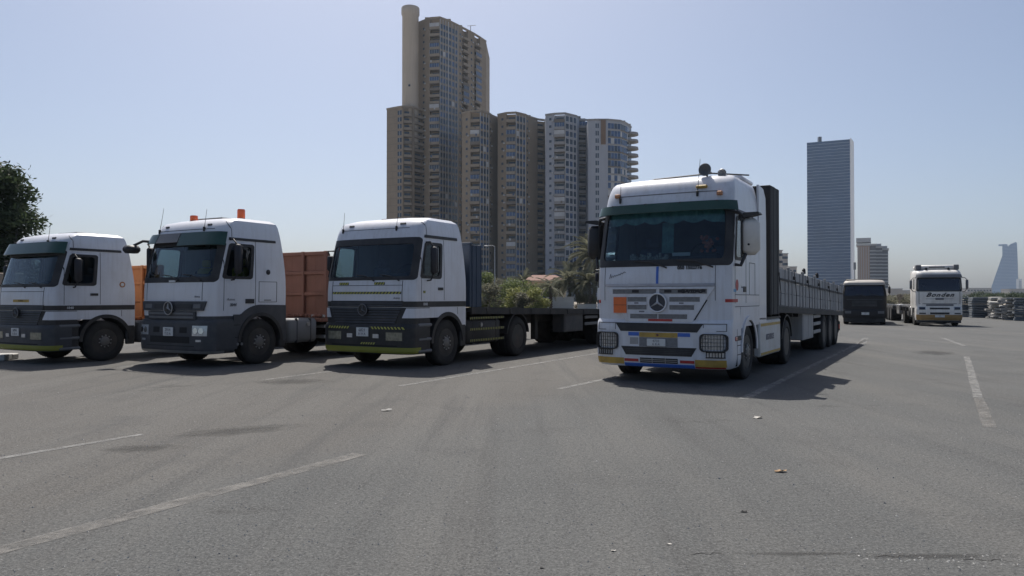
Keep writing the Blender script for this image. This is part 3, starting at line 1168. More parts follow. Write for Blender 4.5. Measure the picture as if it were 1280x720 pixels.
    bp = B.shell(MB(), step=.06).build('bumper', M['dgrey'], root, 35)
    B.patch(MB(), -1.3, 1.4, .305, .355, off=.012, off1=.004, th=.02).build('bumper_lip', M['alu'], bp, 40)
    B.fx(MB(), -.66, .66, .52, .66, off=.004, th=.008, nu=12).build('bumper_intake', M['gap'], bp, 40)
    for x in (-.44, .46):
        B.fx(MB(), x - .11, x + .11, .74, .86, off=.004, th=.008, nu=4).build('bumper_recess', M['gap'], bp, 40)
    B.fx(MB(), -.8, .8, .45, .462, off=.004, th=.008, nu=12).build('bumper_seam', M['gap'], bp, 40)
    for sd in (-1, 1):
        x0, x1 = (.74, 1.12) if sd > 0 else (-1.12, -.74)
        h = B.fx(MB(), x0, x1, .68, .90, off=.006, th=.02, nu=10).build('headlight', M['lamp'], root, 40)
        for xx in (.84, .99):
            p = B.O(B.ux(sd * xx, .79), .79, .008)
            n_ = B.N(B.ux(sd * xx, .79), .79)
            MB().cyl(p, p + n_ * .006, .065, 16).build('lamp_reflector', M['chrome'], h, 40)
        B.fx(MB(), sd * .92 - .07, sd * .92 + .07, .555, .60, off=.008, th=.02, nu=4).build('fog_lamp', M['lamp'], root)
    number_plate(root, 0, -.012, .76, .33, .19, ('2914', 'T D A'))
    chassis(root, 5.6, 4.75)
    rear_gear(root, 4.75, M['mgrey'], (2.35, 3.3))
    for sd in (-1, 1):
        for k in range(3):
            MB().box(sd * .75, sd * 1.22, 3.5, 3.95, .48 + k * .26, .55 + k * .26, .015).build('step', M['alu'], root)
    return root


# ------------------------------------------------------------------ big white tractor (nearest)
def tall_tractor(label):
    root = thing('tractor_truck', label, 'truck')
    S = Surf([(.98, 1.235, .07, 2.35), (1.7, 1.24, .06, 2.35), (2.06, 1.24, .09, 2.35), (2.5, 1.235, .19, 2.34), (3.08, 1.22, .33, 2.33), (3.2, 1.21, .36, 2.32),
              (3.36, 1.20, .41, 2.33), (3.50, 1.18, .475, 2.33), (3.62, 1.15, .56, 2.32), (3.69, 1.11, .70, 2.30), (3.73, 1.04, .93, 2.24)], ra=.18, rb=.38, bulge=.07)
    ws = (-.90, .90, 2.16, 3.07)
    sw = (S.uy(.58, 2.5), S.uy(1.12, 2.5), 2.2, 2.9)
    S.shell(MB(), holes=[ws, sw, (-sw[1], -sw[0], sw[2], sw[3])]).build('cab', M['white'], root, 32)
    interior(root, 1.68, M['seat'], 1.98)
    glazing(root, S, ws, sw)
    S.ring(MB(), -.998, .998, 2.055, 3.11, .10, .12, .06, cu=.05, cz=.10).build('windscreen_surround', M['black'], root, 40)
    # curtain with scalloped edge, and things on the dashboard
    cu = MB()
    n = 60
    vs = []
    for i in range(n + 1):
        U = -.9 + 1.8 * i / n
        p = S.O(U, 2.9, -.07 - .012 * math.sin(i * 2.1))
        zt, zb = 3.06, 2.88 - .055 * abs(math.sin(i * math.pi / 10)) - (.12 * max(0, abs(U) - .8) * 5)
        vs += [(p.x, p.y, zt), (p.x, p.y + .01 * math.sin(i * 1.7), zb)]
    cu.add(vs, [(2 * i, 2 * i + 2, 2 * i + 3, 2 * i + 1) for i in range(n)])
    cu.build('curtain', M['curtain'], root, 60)
    for x0, x1 in ((-.06, .16),):
        c2 = MB()
        vs = []
        for i in range(13):
            x = x0 + (x1 - x0) * i / 12
            vs += [(x, .46 + .02 * (i % 2), 2.86), (x, .40 + .02 * (i % 2), 2.30)]
        c2.add(vs, [(2 * i, 2 * i + 2, 2 * i + 3, 2 * i + 1) for i in range(12)])
        c2.build('curtain', M['curtain'], root)
    tr = MB()
    rnd = random.Random(3)
    for i in range(16):
        x = -.62 + i * .045 + rnd.uniform(-.01, .01)
        tr.box(x - .02, x + .02, .30 + rnd.uniform(0, .06), .36 + rnd.uniform(0, .06), 2.17, 2.22 + rnd.uniform(0, .1), .008)
    tr.build('dash_trinkets', M['toy'], root)
    MB().box(.18, .50, .27, .30, 2.24, 2.30).build('dash_card', M['plate'], root)
    fl = MB()
    for i in range(26):
        a = Vector((.80 + rnd.uniform(-.16, .16), .42 + rnd.uniform(-.05, .05), 2.45 + rnd.uniform(-.13, .13)))
        fl.lathe([(0, -.02), (.03, -.01), (.035, .01), (0, .02)], a, 'y', 6)
    fl.build('dash_flowers', M['flower'], root)
    # sun visor and its brackets
    S.patch(MB(), -.985, .985, 3.0, 3.17, off=.125, off1=.10, th=.02).build('sun_visor', M['visor'], root, 40)
    vb = MB()
    for x in (-.95, -.32, .32, .95):
        vb.tube([S.O(S.ux(x, 3.2), 3.2, 0), S.O(S.ux(x, 3.16), 3.16, .11)], .014, 5)
    vb.build('visor_bracket', M['black'], root)
    g = MB()
    S.fx(g, -1.05, 1.05, 3.195, 3.21, off=.005, th=.008, nu=24)
    S.fx(g, -1.0, 1.0, 3.37, 3.385, off=.005, th=.008, nu=24)
    g.build('roof_seam', M['mgrey'], root)
    antenna(root, S, -.86, 3.30, .34, (0, .1))
    antenna(root, S, .60, 3.34, .62, (.05, .1))
    for x in (-.92, .98):
        z = 3.38 if x < 0 else 3.32
        p = S.O(S.ux(x, z), z, .03)
        MB().box(p.x - .05, p.x + .05, p.y - .04, p.y + .05, p.z - .035, p.z + .04, .015).build('marker_lamp', M['amber'], root)
    p = S.O(S.ux(.66, 3.46), 3.46, .02)
    MB().box(p.x - .10, p.x + .10, p.y - .04, p.y + .06, p.z - .03, p.z + .03, .02).build('marker_lamp', M['yellow'], root)
    # roof bar, horns
    MB().tube([(-.75, .95, 3.64), (-.4, 1.02, 3.75), (.7, 1.02, 3.78), (1.2, 1.7, 3.80)], .014, 6).build('roof_bar', M['black'], root)
    for x, y, z, r in ((.66, .66, 3.80, .115), (.92, .84, 3.74, .08)):
        h = MB().lathe([(0, .42), (.02, .40), (.03, .15), (r * .6, .05), (r, 0), (r * .9, -.008), (r * .55, .03), (0, .06)], (x, y, z), 'y', 24).build('air_horn', M['alu'] if r < .1 else M['mgrey'], root, 50)
        MB().cyl((x, y + .15, z - .12), (x, y + .15, z), .018, 8).build('horn_bracket', M['black'], h)
    # roof wing and side fairings behind the cab
    MB().box(-.95, 1.05, 1.75, 2.75, 3.70, 3.86, .06).build('roof_wing', M['white'], root, 50)
    for sd in (-1, 1):
        f = MB()
        f.prism([(2.36, 1.0), (3.0, 1.0), (3.0, 3.0), (2.95, 3.5), (2.75, 3.66), (2.33, 3.70), (2.345, 3.2), (2.36, 2.6)], 'x', sd * 1.24, sd * 1.20)
        f.build('side_fairing', M['white2'], root, 40)
        a, b = (sw[0], sw[1]) if sd > 0 else (-sw[1], -sw[0])
        S.ring(MB(), a - .035, b + .035, sw[2] - .045, sw[3] + .045, .05, .06, .06, cu=.05, cz=.06).build('window_surround', M['black'], root, 40)
        S.patch(MB(), *((1.02, 1.62) if sd > 0 else (-1.62, -1.02)), 2.98, 3.06, off=.07, off1=.02, th=.02).build('rain_guard', M['black'], root)
        g = MB()
        for y in (.46, 1.26):
            tow_gap(g, S, sd, y, 1.40, 2.98)
        tow_gap(g, S, sd, 1.52, 1.55, 2.15)
        tow_gap(g, S, sd, 1.98, 1.55, 2.15)
        S.sy(g, sd, 1.52, 1.98, 2.14, 2.15, off=.0035, th=.006)
        S.sy(g, sd, .46, 2.34, 1.545, 1.555, off=.0035, th=.006)
        S.sy(g, sd, .46, 2.34, 1.335, 1.345, off=.0035, th=.006)
        g.build('door_gap', M['gap'], root)
        S.sy(MB(), sd, 1.05, 1.24, 1.60, 1.70, off=.015, th=.03).build('door_handle', M['black'], root)
        # mirror: tall shell on bent arms
        mo = MB().box(sd * 1.30, sd * 1.62, .52, .78, 2.24, 2.88, .09).build('wing_mirror', M['mirror_w'] if sd > 0 else M['black'], root, 55)
        MB().box(sd * 1.325, sd * 1.345, .50, .80, 2.22, 2.92, .008).build('mirror_edge', M['black'], mo)
        MB().prism([(1.28, 2.87), (1.64, 2.94), (1.62, 2.98), (1.40, 2.98), (1.28, 2.94)] if sd > 0 else [(-1.28, 2.87), (-1.28, 2.94), (-1.40, 2.98), (-1.62, 2.98), (-1.64, 2.94)], 'y', .54, .76).build('mirror_cap', M['black'], mo)
        MB().tube([(sd * 1.18, .5, 3.0), (sd * 1.30, .50, 2.98), (sd * 1.36, .58, 2.9)], .03, 8).build('mirror_arm', M['black'], mo, 50)
        MB().tube([(sd * 1.20, .46, 2.08), (sd * 1.34, .46, 2.06), (sd * 1.40, .56, 2.26)], .03, 8).build('mirror_arm', M['black'], mo, 50)
        MB().cyl((sd * 1.46, .515, 2.42), (sd * 1.46, .525, 2.42), .02, 10).build('mirror_bolt', M['ink'], mo)
    wipers(root, S, 2.10, (.15, .95), .62)
    # front: upper lid, chrome lip, grille panel with four slots
    g = MB()
    S.fx(g, .985, .993, 1.45, 2.06, off=.0035, th=.006, nu=1)
    S.fx(g, -1.06, -1.052, 1.45, 2.06, off=.0035, th=.006, nu=1)
    g.build('front_panel_gap', M['gap'], root)
    S.fx(MB(), -1.02, .98, 1.700, 1.745, off=.05, off1=.02, th=.05, nu=18).build('chrome_lip', M['alu'], root, 50)
    S.fx(MB(), -.05, -.005, 1.745, 2.05, off=.006, th=.01, nu=2).build('blue_stripe', M['blue'], root)
    MB().cyl((-.028, .075, 1.955), (-.028, .068, 1.955), .045, 16).build('round_sticker', M['plate'], root) if 0 else None
    hw = lambda z: .60 + (z - 1.07) * .62
    lidw = S.fx(MB(), lambda z: -hw(z) - .022, lambda z: hw(z) + .022, 1.065, 1.46, off=.004, th=.01, nu=20).build('grille_shadow_gap', M['gap'], root, 40)
    gp_ = S.fx(MB(), lambda z: -hw(z), lambda z: hw(z), 1.075, 1.69, off=.045, th=.06, nu=20).build('grille', M['white'], root, 40)
    for z, a0, a1, b0, b1 in ((1.615, -.86, -.03, .03, .86), (1.475, -.57, -.21, .21, .74), (1.335, -.57, -.21, .21, .64), (1.175, -.52, -.01, .01, .52)):
        for x0, x1 in ((a0, a1), (b0, b1)):
            S.fx(MB(), x0, x1, z - .046, z + .036, off=.049, th=.02, nu=8).build('grille_slot', M['slot'], gp_, 40)
            S.fx(MB(), x0 - .01, x1 + .01, z + .036, z + .052, off=.066, th=.03, nu=8).build('slot_brow', M['white'], gp_, 40)
    for x0 in (-.42, .18, .42):
        S.fx(MB(), x0 - .06, x0 + .07, 1.588, 1.638, off=.053, th=.02, nu=3).build('slot_insert', M['ink'], gp_)
    for x, z, w in ((-.40, 1.405, .04), (-.3, 1.255, .05), (.42, 1.405, .04)):
        S.fx(MB(), x - w, x + w, z - .012, z + .012, off=.049, th=.01, nu=3).build('small_sticker', M['greyink'], gp_)
    text('lettering', 'Carmada', .115, M['ink'], gp_, (.62, S.P(S.ux(.62, 1.615), 1.615).y - .055, 1.617), (1, .06, 0), (0, 0, 1), shear=.4, bold=.006)
    S.fx(MB(), -.18, .26, 1.085, 1.125, off=.05, th=.01, nu=8).build('red_stripe', M['red'], gp_)
    pl = S.fx(MB(), -.84, -.59, 1.225, 1.51, off=.062, th=.03, nu=6).build('orange_plate', M['orange'], gp_)
    S.fx(MB(), -.842, -.588, 1.366, 1.372, off=.064, th=.004, nu=4).build('plate_rule', M['ink'], pl)
    star_badge(root, (0, -.002, 1.41), .16, M['white2'], M['star'], M['badge'])
    text('lettering', '050 1552776', .082, M['ink'], root, (.55, S.P(S.ux(.6, 2.02), 2.02).y - .01, 2.02), (1, .05, 0), (0, 0, 1), bold=.004)
    hw_ = MB()
    sq = [(-.95, 1.845), (-.93, 1.93), (-.91, 1.86), (-.885, 1.90), (-.87, 1.87), (-.845, 1.91), (-.83, 1.885), (-.80, 1.915), (-.785, 1.90), (-.76, 1.93), (-.745, 1.905), (-.715, 1.95), (-.70, 1.93), (-.66, 1.965), (-.63, 1.955)]
    hw_.tube([S.O(S.ux(x, z), z, .005) for x, z in sq], .006, 4)
    hw_.build('handwriting', M['greyink'], root)
    # red stickers round the right corner
    S.patch(MB(), .92, 1.16, 1.42, 1.475, off=.005, th=.01).build('red_stripe', M['red'], root, 40)
    S.patch(MB(), -1.0, -.94, 1.40, 1.46, off=.005, th=.01).build('red_stripe', M['redlens'], root, 40)
    MB().cyl((1.2375, .60, 1.72), (1.2425, .60, 1.72), .10, 20).build('round_sticker', M['red'], root)
    MB().box(1.2375, 1.2425, .36, .54, 1.60, 1.65).build('blue_sticker', M['lblue'], root)
    text('lettering', 'Trans', .06, M['greyink'], root, (1.2412, .95, 1.69), (0, 1, 0), (0, 0, 1))
    # bumper with corner wings
    B = Surf([(.27, 1.19, .06, .84), (.32, 1.23, .02, .84), (.5, 1.25, .0, .84), (.9, 1.25, .0, .84), (1.05, 1.25, .01, .84), (1.12, 1.245, .085, .84), (1.30, 1.24, .09, .84)], ra=.19, rb=.38, bulge=.07)
    bp = B.shell(MB(), step=.06).build('bumper', M['white'], root, 35)
    B.fx(MB(), lambda z: -.70 - (z - .90) * .7, lambda z: .70 + (z - .90) * .7, .90, 1.05, off=.006, th=.02, nu=16).build('bumper_intake', M['black'], bp, 40)
    B.fx(MB(), lambda z: -.60 - (z - .48) * .6, lambda z: .60 + (z - .48) * .6, .48, .63, off=.006, th=.02, nu=14).build('bumper_intake', M['black'], bp, 40)
    ins = MB()
    for z in (.525, .555, .585):
        B.fx(ins, -.6, .6, z - .004, z + .004, off=.010, th=.006, nu=12)
    ins.build('intake_bar', M['dgrey'], bp, kind='stuff')
    S2 = B
    for x0, x1, z0, z1, m, nm in ((-.34, .36, .80, .885, 'yellow', 'yellow_band'), (-.55, -.345, .82, .885, 'blue', 'blue_stripe'), (.365, .58, .82, .885, 'blue', 'blue_stripe'),
                                  (-1.21, -.64, .31, .42, 'yellow', 'yellow_band'), (.66, 1.17, .31, .43, 'yellow', 'yellow_band'), (-.63, -.36, .36, .41, 'red', 'red_stripe'), (.40, .65, .36, .41, 'red', 'red_stripe'),
                                  (-.63, .65, .275, .335, 'blue', 'blue_stripe'), (.66, 1.15, .28, .305, 'red', 'red_stripe'), (-.33, .36, .345, .435, 'black', 'lower_grille'), (-.34, .36, .60 + .035, .795, 'slot', 'plate_panel'), (-.52, -.36, .67, .79, 'boardpost', 'pale_sticker')):
        B.fx(MB(), x0, x1, z0, z1, off=.005, th=.01, nu=12).build(nm, M[m], bp, 40)
    for z in (.375, .405):
        B.fx(MB(), -.32, .35, z - .006, z + .006, off=.009, th=.006, nu=8).build('grille_slat', M['alu'], bp)
    for x in (-.1, .14):
        B.fx(MB(), x - .006, x + .006, .345, .435, off=.0125, th=.006, nu=1).build('grille_post', M['alu'], bp)
    MB().cyl((0, -.012, .842), (0, .0, .842), .022, 12).build('tow_eye', M['rust'], bp)
    number_plate(root, -.02, -.014, .71, .34, .13, ('4731', 'K R A'))
    for sd in (-1, 1):
        x0, x1 = (.80, 1.12) if sd > 0 else (-1.12, -.80)
        # shoulder recess above each lamp
        sh = MB()
        a, b = (.80, 1.18) if sd > 0 else (-1.18, -.80)
        for q0, q1, z0, z1 in ((a, b, 1.04, 1.052), (b - .012, b, .93, 1.05), (a + .22 * (sd > 0), b - .2 * (sd < 0), .918, .93), (a, a + .012, .93 if sd < 0 else .98, 1.05)):
            B.fx(sh, q0, q1, z0, z1, off=.003, th=.005, nu=4)
        sh.build('bumper_recess', M['mgrey'], bp, 40)
        h = B.fx(MB(), lambda z: x0 - (.05 * (z - .6) if sd < 0 else -.3 * (z - .6)) * 0 + (.07 * (.86 - z) / .26 * -1 if sd > 0 else 0), lambda z: x1 + (.07 * (.86 - z) / .26 if sd < 0 else 0), .612, .84, off=.010, th=.03, nu=10).build('headlight', M['lamp'], root, 40)
        ua, ub = sorted((B.ux(sd * .745, .73), B.ux(sd * 1.185, .73)))
        gd = MB()
        B.ring(gd, ua, ub, .572, .878, .018, .016, .016, cu=.055, cz=.07, off=.045, th=.05)
        gd.build('lamp_guard', M['black'], h, 40)
        bars = MB()
        for i in range(1, 9):
            x = x0 - .05 + (x1 - x0 + .1) * i / 9
            B.fx(bars, x - .0035, x + .0035, .592, .858, off=.045, th=.01, nu=1)
        for z in (.665, .73, .795):
            B.fx(bars, x0 - .05, x1 + .04, z - .0035, z + .0035, off=.048, th=.01, nu=8)
        bars.build('guard_bar', M['black'], h, kind='stuff')
        lf = B.fx(MB(), sd * 1.0 - .13, sd * 1.0 + .13, .48, .56, off=.008, th=.02, nu=6).build('fog_lamp', M['lamp'], root, 40)
        bars = MB()
        for i in range(7):
            x = sd * 1.0 - .14 + i * .047
            B.fx(bars, x - .006, x + .006, .47, .57, off=.03, th=.012, nu=1)
        for z in (.475, .565):
            B.fx(bars, sd * 1.0 - .15, sd * 1.0 + .15, z - .008, z + .008, off=.034, th=.014, nu=6)
        bars.build('lamp_guard', M['black'], lf)
        # side below the door, arch, steps
        wl = MB()
        ys = [.84 + i * (2.35 - .84) / 36 for i in range(37)]

        def arc(y, yc=1.46, r=.63):
            d = r * r - (y - yc) ** 2
            return .53 + math.sqrt(d) if d > 0 else 0
        side_panel(wl, sd, ys, lambda y: max(1.02 if y > 1.7 else .95, arc(y)), lambda y: 1.335, 1.246, .04)
        wl.build('side_trim', M['white'], root, 40)
        arch_lip(root, sd, 1.46, .56, .64, .96, 1.27, M['white'], .53)
        arch_lip(root, sd, 1.46, .54, .565, .74, 1.25, M['black'], .53, name='mudguard')
        g = MB()
        for z in (.66, .50):
            g.box(sd * 1.2, sd * 1.2525, .56, .84, z - .006, z + .006)
        g.box(sd * 1.2, sd * 1.2525, .55, .562, .30, .95)
        g.build('step_gap', M['gap'], root)
        MB().box(sd * 1.235, sd * 1.258, .42, .84, .745, .83, .006).build('side_marker', M['black'], root)
        MB().box(sd * 1.25, sd * 1.262, .42, .54, .755, .82, .004).build('side_reflector', M['redlens'], root)
        wheel(root, sd * 1.06, 1.46, 'front')
        # long side skirt with rust-yellow edges
        sk = MB()
        sk.box(sd * 1.10, sd * 1.235, 2.42, 4.45, .33, 1.06, .03)
        so = sk.build('side_skirt', M['skirt'], root, 40)
        MB().box(sd * 1.2, sd * 1.2385, 2.5, 4.4, .93, .985, .002).build('yellow_band', M['yellow'], so)
        MB().box(sd * 1.2, sd * 1.2385, 2.5, 4.4, .36, .41, .002).build('yellow_band', M['yellow'], so)
        text('lettering', 'MEGASPACE', .15, M['greyink'], so, (sd * 1.2395, 3.35, .70), (0, sd, 0), (0, 0, 1), bold=.008, sx=.9)
        MB().box(sd * .9, sd * 1.24, 2.36, 4.45, 1.065, 1.10).build('skirt_step', M['black'], root)
        arch_lip(root, sd, 5.15, .57, .60, .62, 1.25, M['black'], .52, 8, 172, 'mudguard')
        wheel(root, sd * .94, 5.15, 'rear')
    chassis(root, 6.0, 5.15, z=1.0)
    return root


# ------------------------------------------------------------------ trailers (y measured from the towing truck's nose)
def running_gear(root, ys, z0, zdeck, shield=None):
    for y in ys:
        MB().cyl((-.95, y, .5), (.95, y, .5), .075, 10).build('axle', M['chassis'], root, 40)
        for sd in (-1, 1):
            wheel(root, sd * .95, y, 'rear')
            MB().box(sd * .42, sd * .52, y - .5, y + .5, .62, .72, .02).build('leaf_spring', M['chassis'], root)


def board_trailer(label):
    root = thing('semi_trailer', label, 'trailer')
    y0, y1, k = 2.95, 14.5, .026
    Z = lambda z, y: z - k * (y - y0)
    d = MB().box(-1.25, 1.25, y0, y1, 1.22, 1.33)
    for x in (-.5, .5):
        d.box(x - .07, x + .07, y0 + .2, y1 - .1, .98, 1.22)
    for y in np.arange(y0 + .4, y1, .8):
        d.box(-1.2, 1.2, y - .04, y + .04, 1.12, 1.22)
    d.shear(k, y0).build('deck', M['chassis'], root)
    for sd in (-1, 1):
        MB().box(sd * 1.245, sd * 1.285, y0, y1, 1.20, 1.34).shear(k, y0).build('rub_rail', M['chassis'], root)
        n = 6
        ln = (y1 - y0 - .3) / n
        for i in range(n):
            a = y0 + .15 + i * ln
            for j in range(3):
                MB().box(sd * 1.225, sd * 1.255, a + .06, a + ln - .06, 1.36 + j * .275, 1.36 + j * .275 + .262, .008).shear(k, y0).build('drop_side_board', M['board'], root)
            for yy in (a + .42, a + ln - .42):
                MB().box(sd * 1.255, sd * 1.275, yy - .03, yy + .03, 1.34, 2.17).shear(k, y0).build('board_brace', M['boardpost'], root)
            MB().box(sd * 1.22, sd * 1.285, a - .05, a + .05, 1.34, 2.24, .008).shear(k, y0).build('stake', M['boardpost'], root)
            for yy in (a + ln * .3,):
                if sd > 0:
                    pts = [(1.28, yy, 2.17), (1.30, yy + .05, 1.95), (1.29, yy + .25, 1.62), (1.30, yy + .16, 1.36)]
                    MB().tube([(x, y, Z(z, y)) for x, y, z in pts], .010, 5).build('lashing', M['chassis'], root)
                MB().box(sd * 1.255, sd * 1.31, yy - .06, yy + .06, 1.98, 2.06, .01).shear(k, y0).build('latch', M['chassis'], root)
        MB().box(sd * 1.22, sd * 1.285, y1 - .1, y1, 1.34, 2.26, .008).shear(k, y0).build('stake', M['boardpost'], root)
        cap = MB().box(sd * 1.265, sd * 1.285, y0 + .1, y1, 1.90, 1.95).shear(k, y0).build('rope_rail', M['chassis'], root)
    MB().box(-1.22, 1.22, y1 - .03, y1, 1.36, 2.17).shear(k, y0).build('tailboard', M['board'], root)
    for yy in (y0 + 4.1, y0 + 6.2):
        MB().tube([(1.27, yy, Z(2.2, yy)), (1.25, yy, Z(2.30, yy)), (1.26, yy, Z(2.34, yy))], [.03, .045, .02], 8).build('lashing_bundle', M['chassis'], root)
    # black headboard of upright planks, with short returns
    for i in range(12):
        x = -1.29 + i * .215
        MB().box(x, x + .208, y0 - .08 - .006 * (i % 2), y0 - .02, 1.15, 3.80, .006).build('headboard_plank', M['bulk'], root)
    for sd in (-1, 1):
        for i in range(4):
            y = y0 - .02 + i * .20
            MB().box(sd * 1.24, sd * (1.29 + .006 * (i % 2)), y, y + .193, 1.15, 3.80, .006).build('headboard_plank', M['bulk'], root)
    # under the deck: legs, side box, guard, wheels
    for sd in (-1, 1):
        MB().box(sd * .75, sd * .9, 6.35, 6.5, .35, 1.2, .01).build('landing_leg', M['chassis'], root)
        MB().box(sd * .68, sd * .97, 6.27, 6.58, .30, .35, .01).build('landing_foot', M['chassis'], root)
        b = MB().box(sd * .80, sd * 1.22, 7.1, 8.7, .42, 1.12, .02).build('tool_locker', M['dgrey'] if sd < 0 else M['board'], root)
        MB().box(sd * 1.221, sd * 1.226, 7.18, 7.86, .48, 1.06).build('locker_door', M['board'], b)
        MB().box(sd * 1.221, sd * 1.226, 7.92, 8.62, .48, 1.06).build('locker_door', M['board'], b)
        for z in (.52, .74, .94):
            MB().box(sd * 1.18, sd * 1.22, 8.8, 10.0, z, z + .09, .01).build('side_guard', M['boardpost'], root)
        g = MB().box(sd * .64, sd * 1.25, 9.95, 13.7, 1.03 - .2 + .03, .90).move(0, 0, .16)
        g.build('mudguard', M['chassis'], root)
        t = MB().box(sd * .55, sd * 1.2, 14.28, 14.44, .45, .62, .02).build('tail_lamp', M['redlens'], root)
        MB().box(sd * .95, sd * 1.2, 14.0, 14.05, .35, .95).build('mud_flap', M['rubber'], root)
    MB().box(-1.2, 1.2, 14.3, 14.42, .40, .72, .02).build('rear_bumper', M['chassis'], root)
    MB().box(.55, 1.15, 14.43, 14.445, .62, .80).build('rear_plate', M['white'], root)
    running_gear(root, (10.5, 11.75, 13.0), .6, 1.2)
    return root


def flat_trailer(label):
    root = thing('semi_trailer', label, 'trailer')
    y0, y1, k = 2.3, 14.2, .019
    d = MB().box(-1.25, 1.25, y0, y1, 1.17, 1.27)
    for x in (-.5, .5):
        d.box(x - .07, x + .07, y0 + .2, y1 - .1, .90, 1.17)
    d.shear(k, y0).build('deck', M['chassis'], root)
    for sd in (-1, 1):
        MB().box(sd * 1.25, sd * 1.28, y0, y1, 1.12, 1.285).shear(k, y0).build('rub_rail', M['chassis'], root)
        for y in np.arange(y0 + .7, y1, 1.1):
            MB().box(sd * 1.28, sd * 1.295, y - .05, y + .05, 1.13, 1.26, .004).shear(k, y0).build('rope_hook', M['chassis'], root)
    n = 10
    for i in range(n):
        x = -1.26 + i * .252
        MB().box(x, x + .244, y0 - .04, y0 + .03 + .012 * (i % 2), 1.28, 2.72, .006).build('headboard_panel', M['navy'], root)
    for sd in (-1, 1):
        for i in range(2):
            y = y0 + .05 + i * .17
            MB().box(sd * 1.21, sd * (1.265 + .008 * (i % 2)), y, y + .163, 1.28, 2.72, .006).build('headboard_panel', M['navy'], root)
        MB().box(sd * 1.19, sd * 1.275, y0 + .39, y0 + .44, 1.28, 2.74, .01).build('headboard_post', M['navy'], root)
    MB().box(-1.27, 1.27, y0 - .045, y0 + .06, 2.72, 2.78, .01).build('headboard_rail', M['navy'], root)
    for sd in (-1, 1):
        MB().box(sd * .75, sd * .9, 6.1, 6.25, .35, 1.15, .01).build('landing_leg', M['chassis'], root)
        b = MB().box(sd * .82, sd * 1.2, 7.3, 8.6, .50, 1.08, .02).build('tool_locker', M['dgrey'], root)
        MB().box(sd * 1.2, sd * 1.208, 7.36, 8.54, .55, 1.03).build('locker_door', M['dgrey'], b)
        for z in (.66, .86):
            MB().box(sd * 1.16, sd * 1.2, 8.75, 9.7, z, z + .09, .01).build('side_guard', M['mgrey'], root)
        t = MB().box(sd * .55, sd * 1.2, 14.0, 14.16, .45, .62, .02).build('tail_lamp', M['redlens'], root)
    MB().box(-1.2, 1.2, 13.95, 14.1, .40, .72, .02).build('rear_bumper', M['chassis'], root)
    running_gear(root, (10.3, 11.6, 12.9), .6, 1.2)
    return root


def wall_trailer(label, m, top, yf, bottom=1.0):
    """flat trailer with a tall ribbed steel front wall"""
    root = thing('semi_trailer', label, 'trailer')
    y1 = yf + 10.5
    n = 6
    for i in range(n):
        x = -1.22 + i * 2.44 / n
        MB().box(x + .004, x + 2.44 / n - .004, yf - .012 * (i % 2), yf + .05, bottom, top, .006).build('wall_panel', m, root)
    for z in (bottom + .04, bottom + (top - bottom) * .36, bottom + (top - bottom) * .68, top - .04):
        MB().box(-1.24, 1.24, yf - .07, yf - .0125, z - .045, z + .045, .012).build('cross_rib', m, root)
    for x in (-1.2, -.42, .42, 1.2):
        MB().box(x - .05, x + .05, yf - .095, yf - .013, bottom, top + .012, .012).build('upright_rib', m, root)
    rnd = random.Random(5)
    lum = MB()
    for i in range(40):
        x = rnd.uniform(-1.15, 1.15)
        r = rnd.uniform(.02, .06)
        lum.lathe([(0, -r), (r, -r * .4), (r * .9, r * .4), (0, r * .8)], (x, yf - .12 - rnd.uniform(0, .12), bottom + .0 + r), 'z', 6)
    MB().box(-1.24, 1.24, yf - .28, yf + .05, bottom - .10, bottom - .004, .01).build('front_ledge', m, root)
    lum.build('caked_mud', m, root, kind='stuff')
    d = MB().box(-1.24, 1.24, yf + .055, y1, bottom - .08, bottom + .03)
    for x in (-.45, .45):
        d.box(x - .07, x + .07, yf + .06, y1 - .1, bottom - .34, bottom - .08)
    d.build('deck', M['chassis'], root)
    running_gear(root, (y1 - 3.3, y1 - 2.0, y1 - .7), .6, 1.2)
    for sd in (-1, 1):
        MB().box(sd * .75, sd * .9, yf + 2.4, yf + 2.55, .35, bottom - .08, .01).build('landing_leg', M['chassis'], root)
    return root


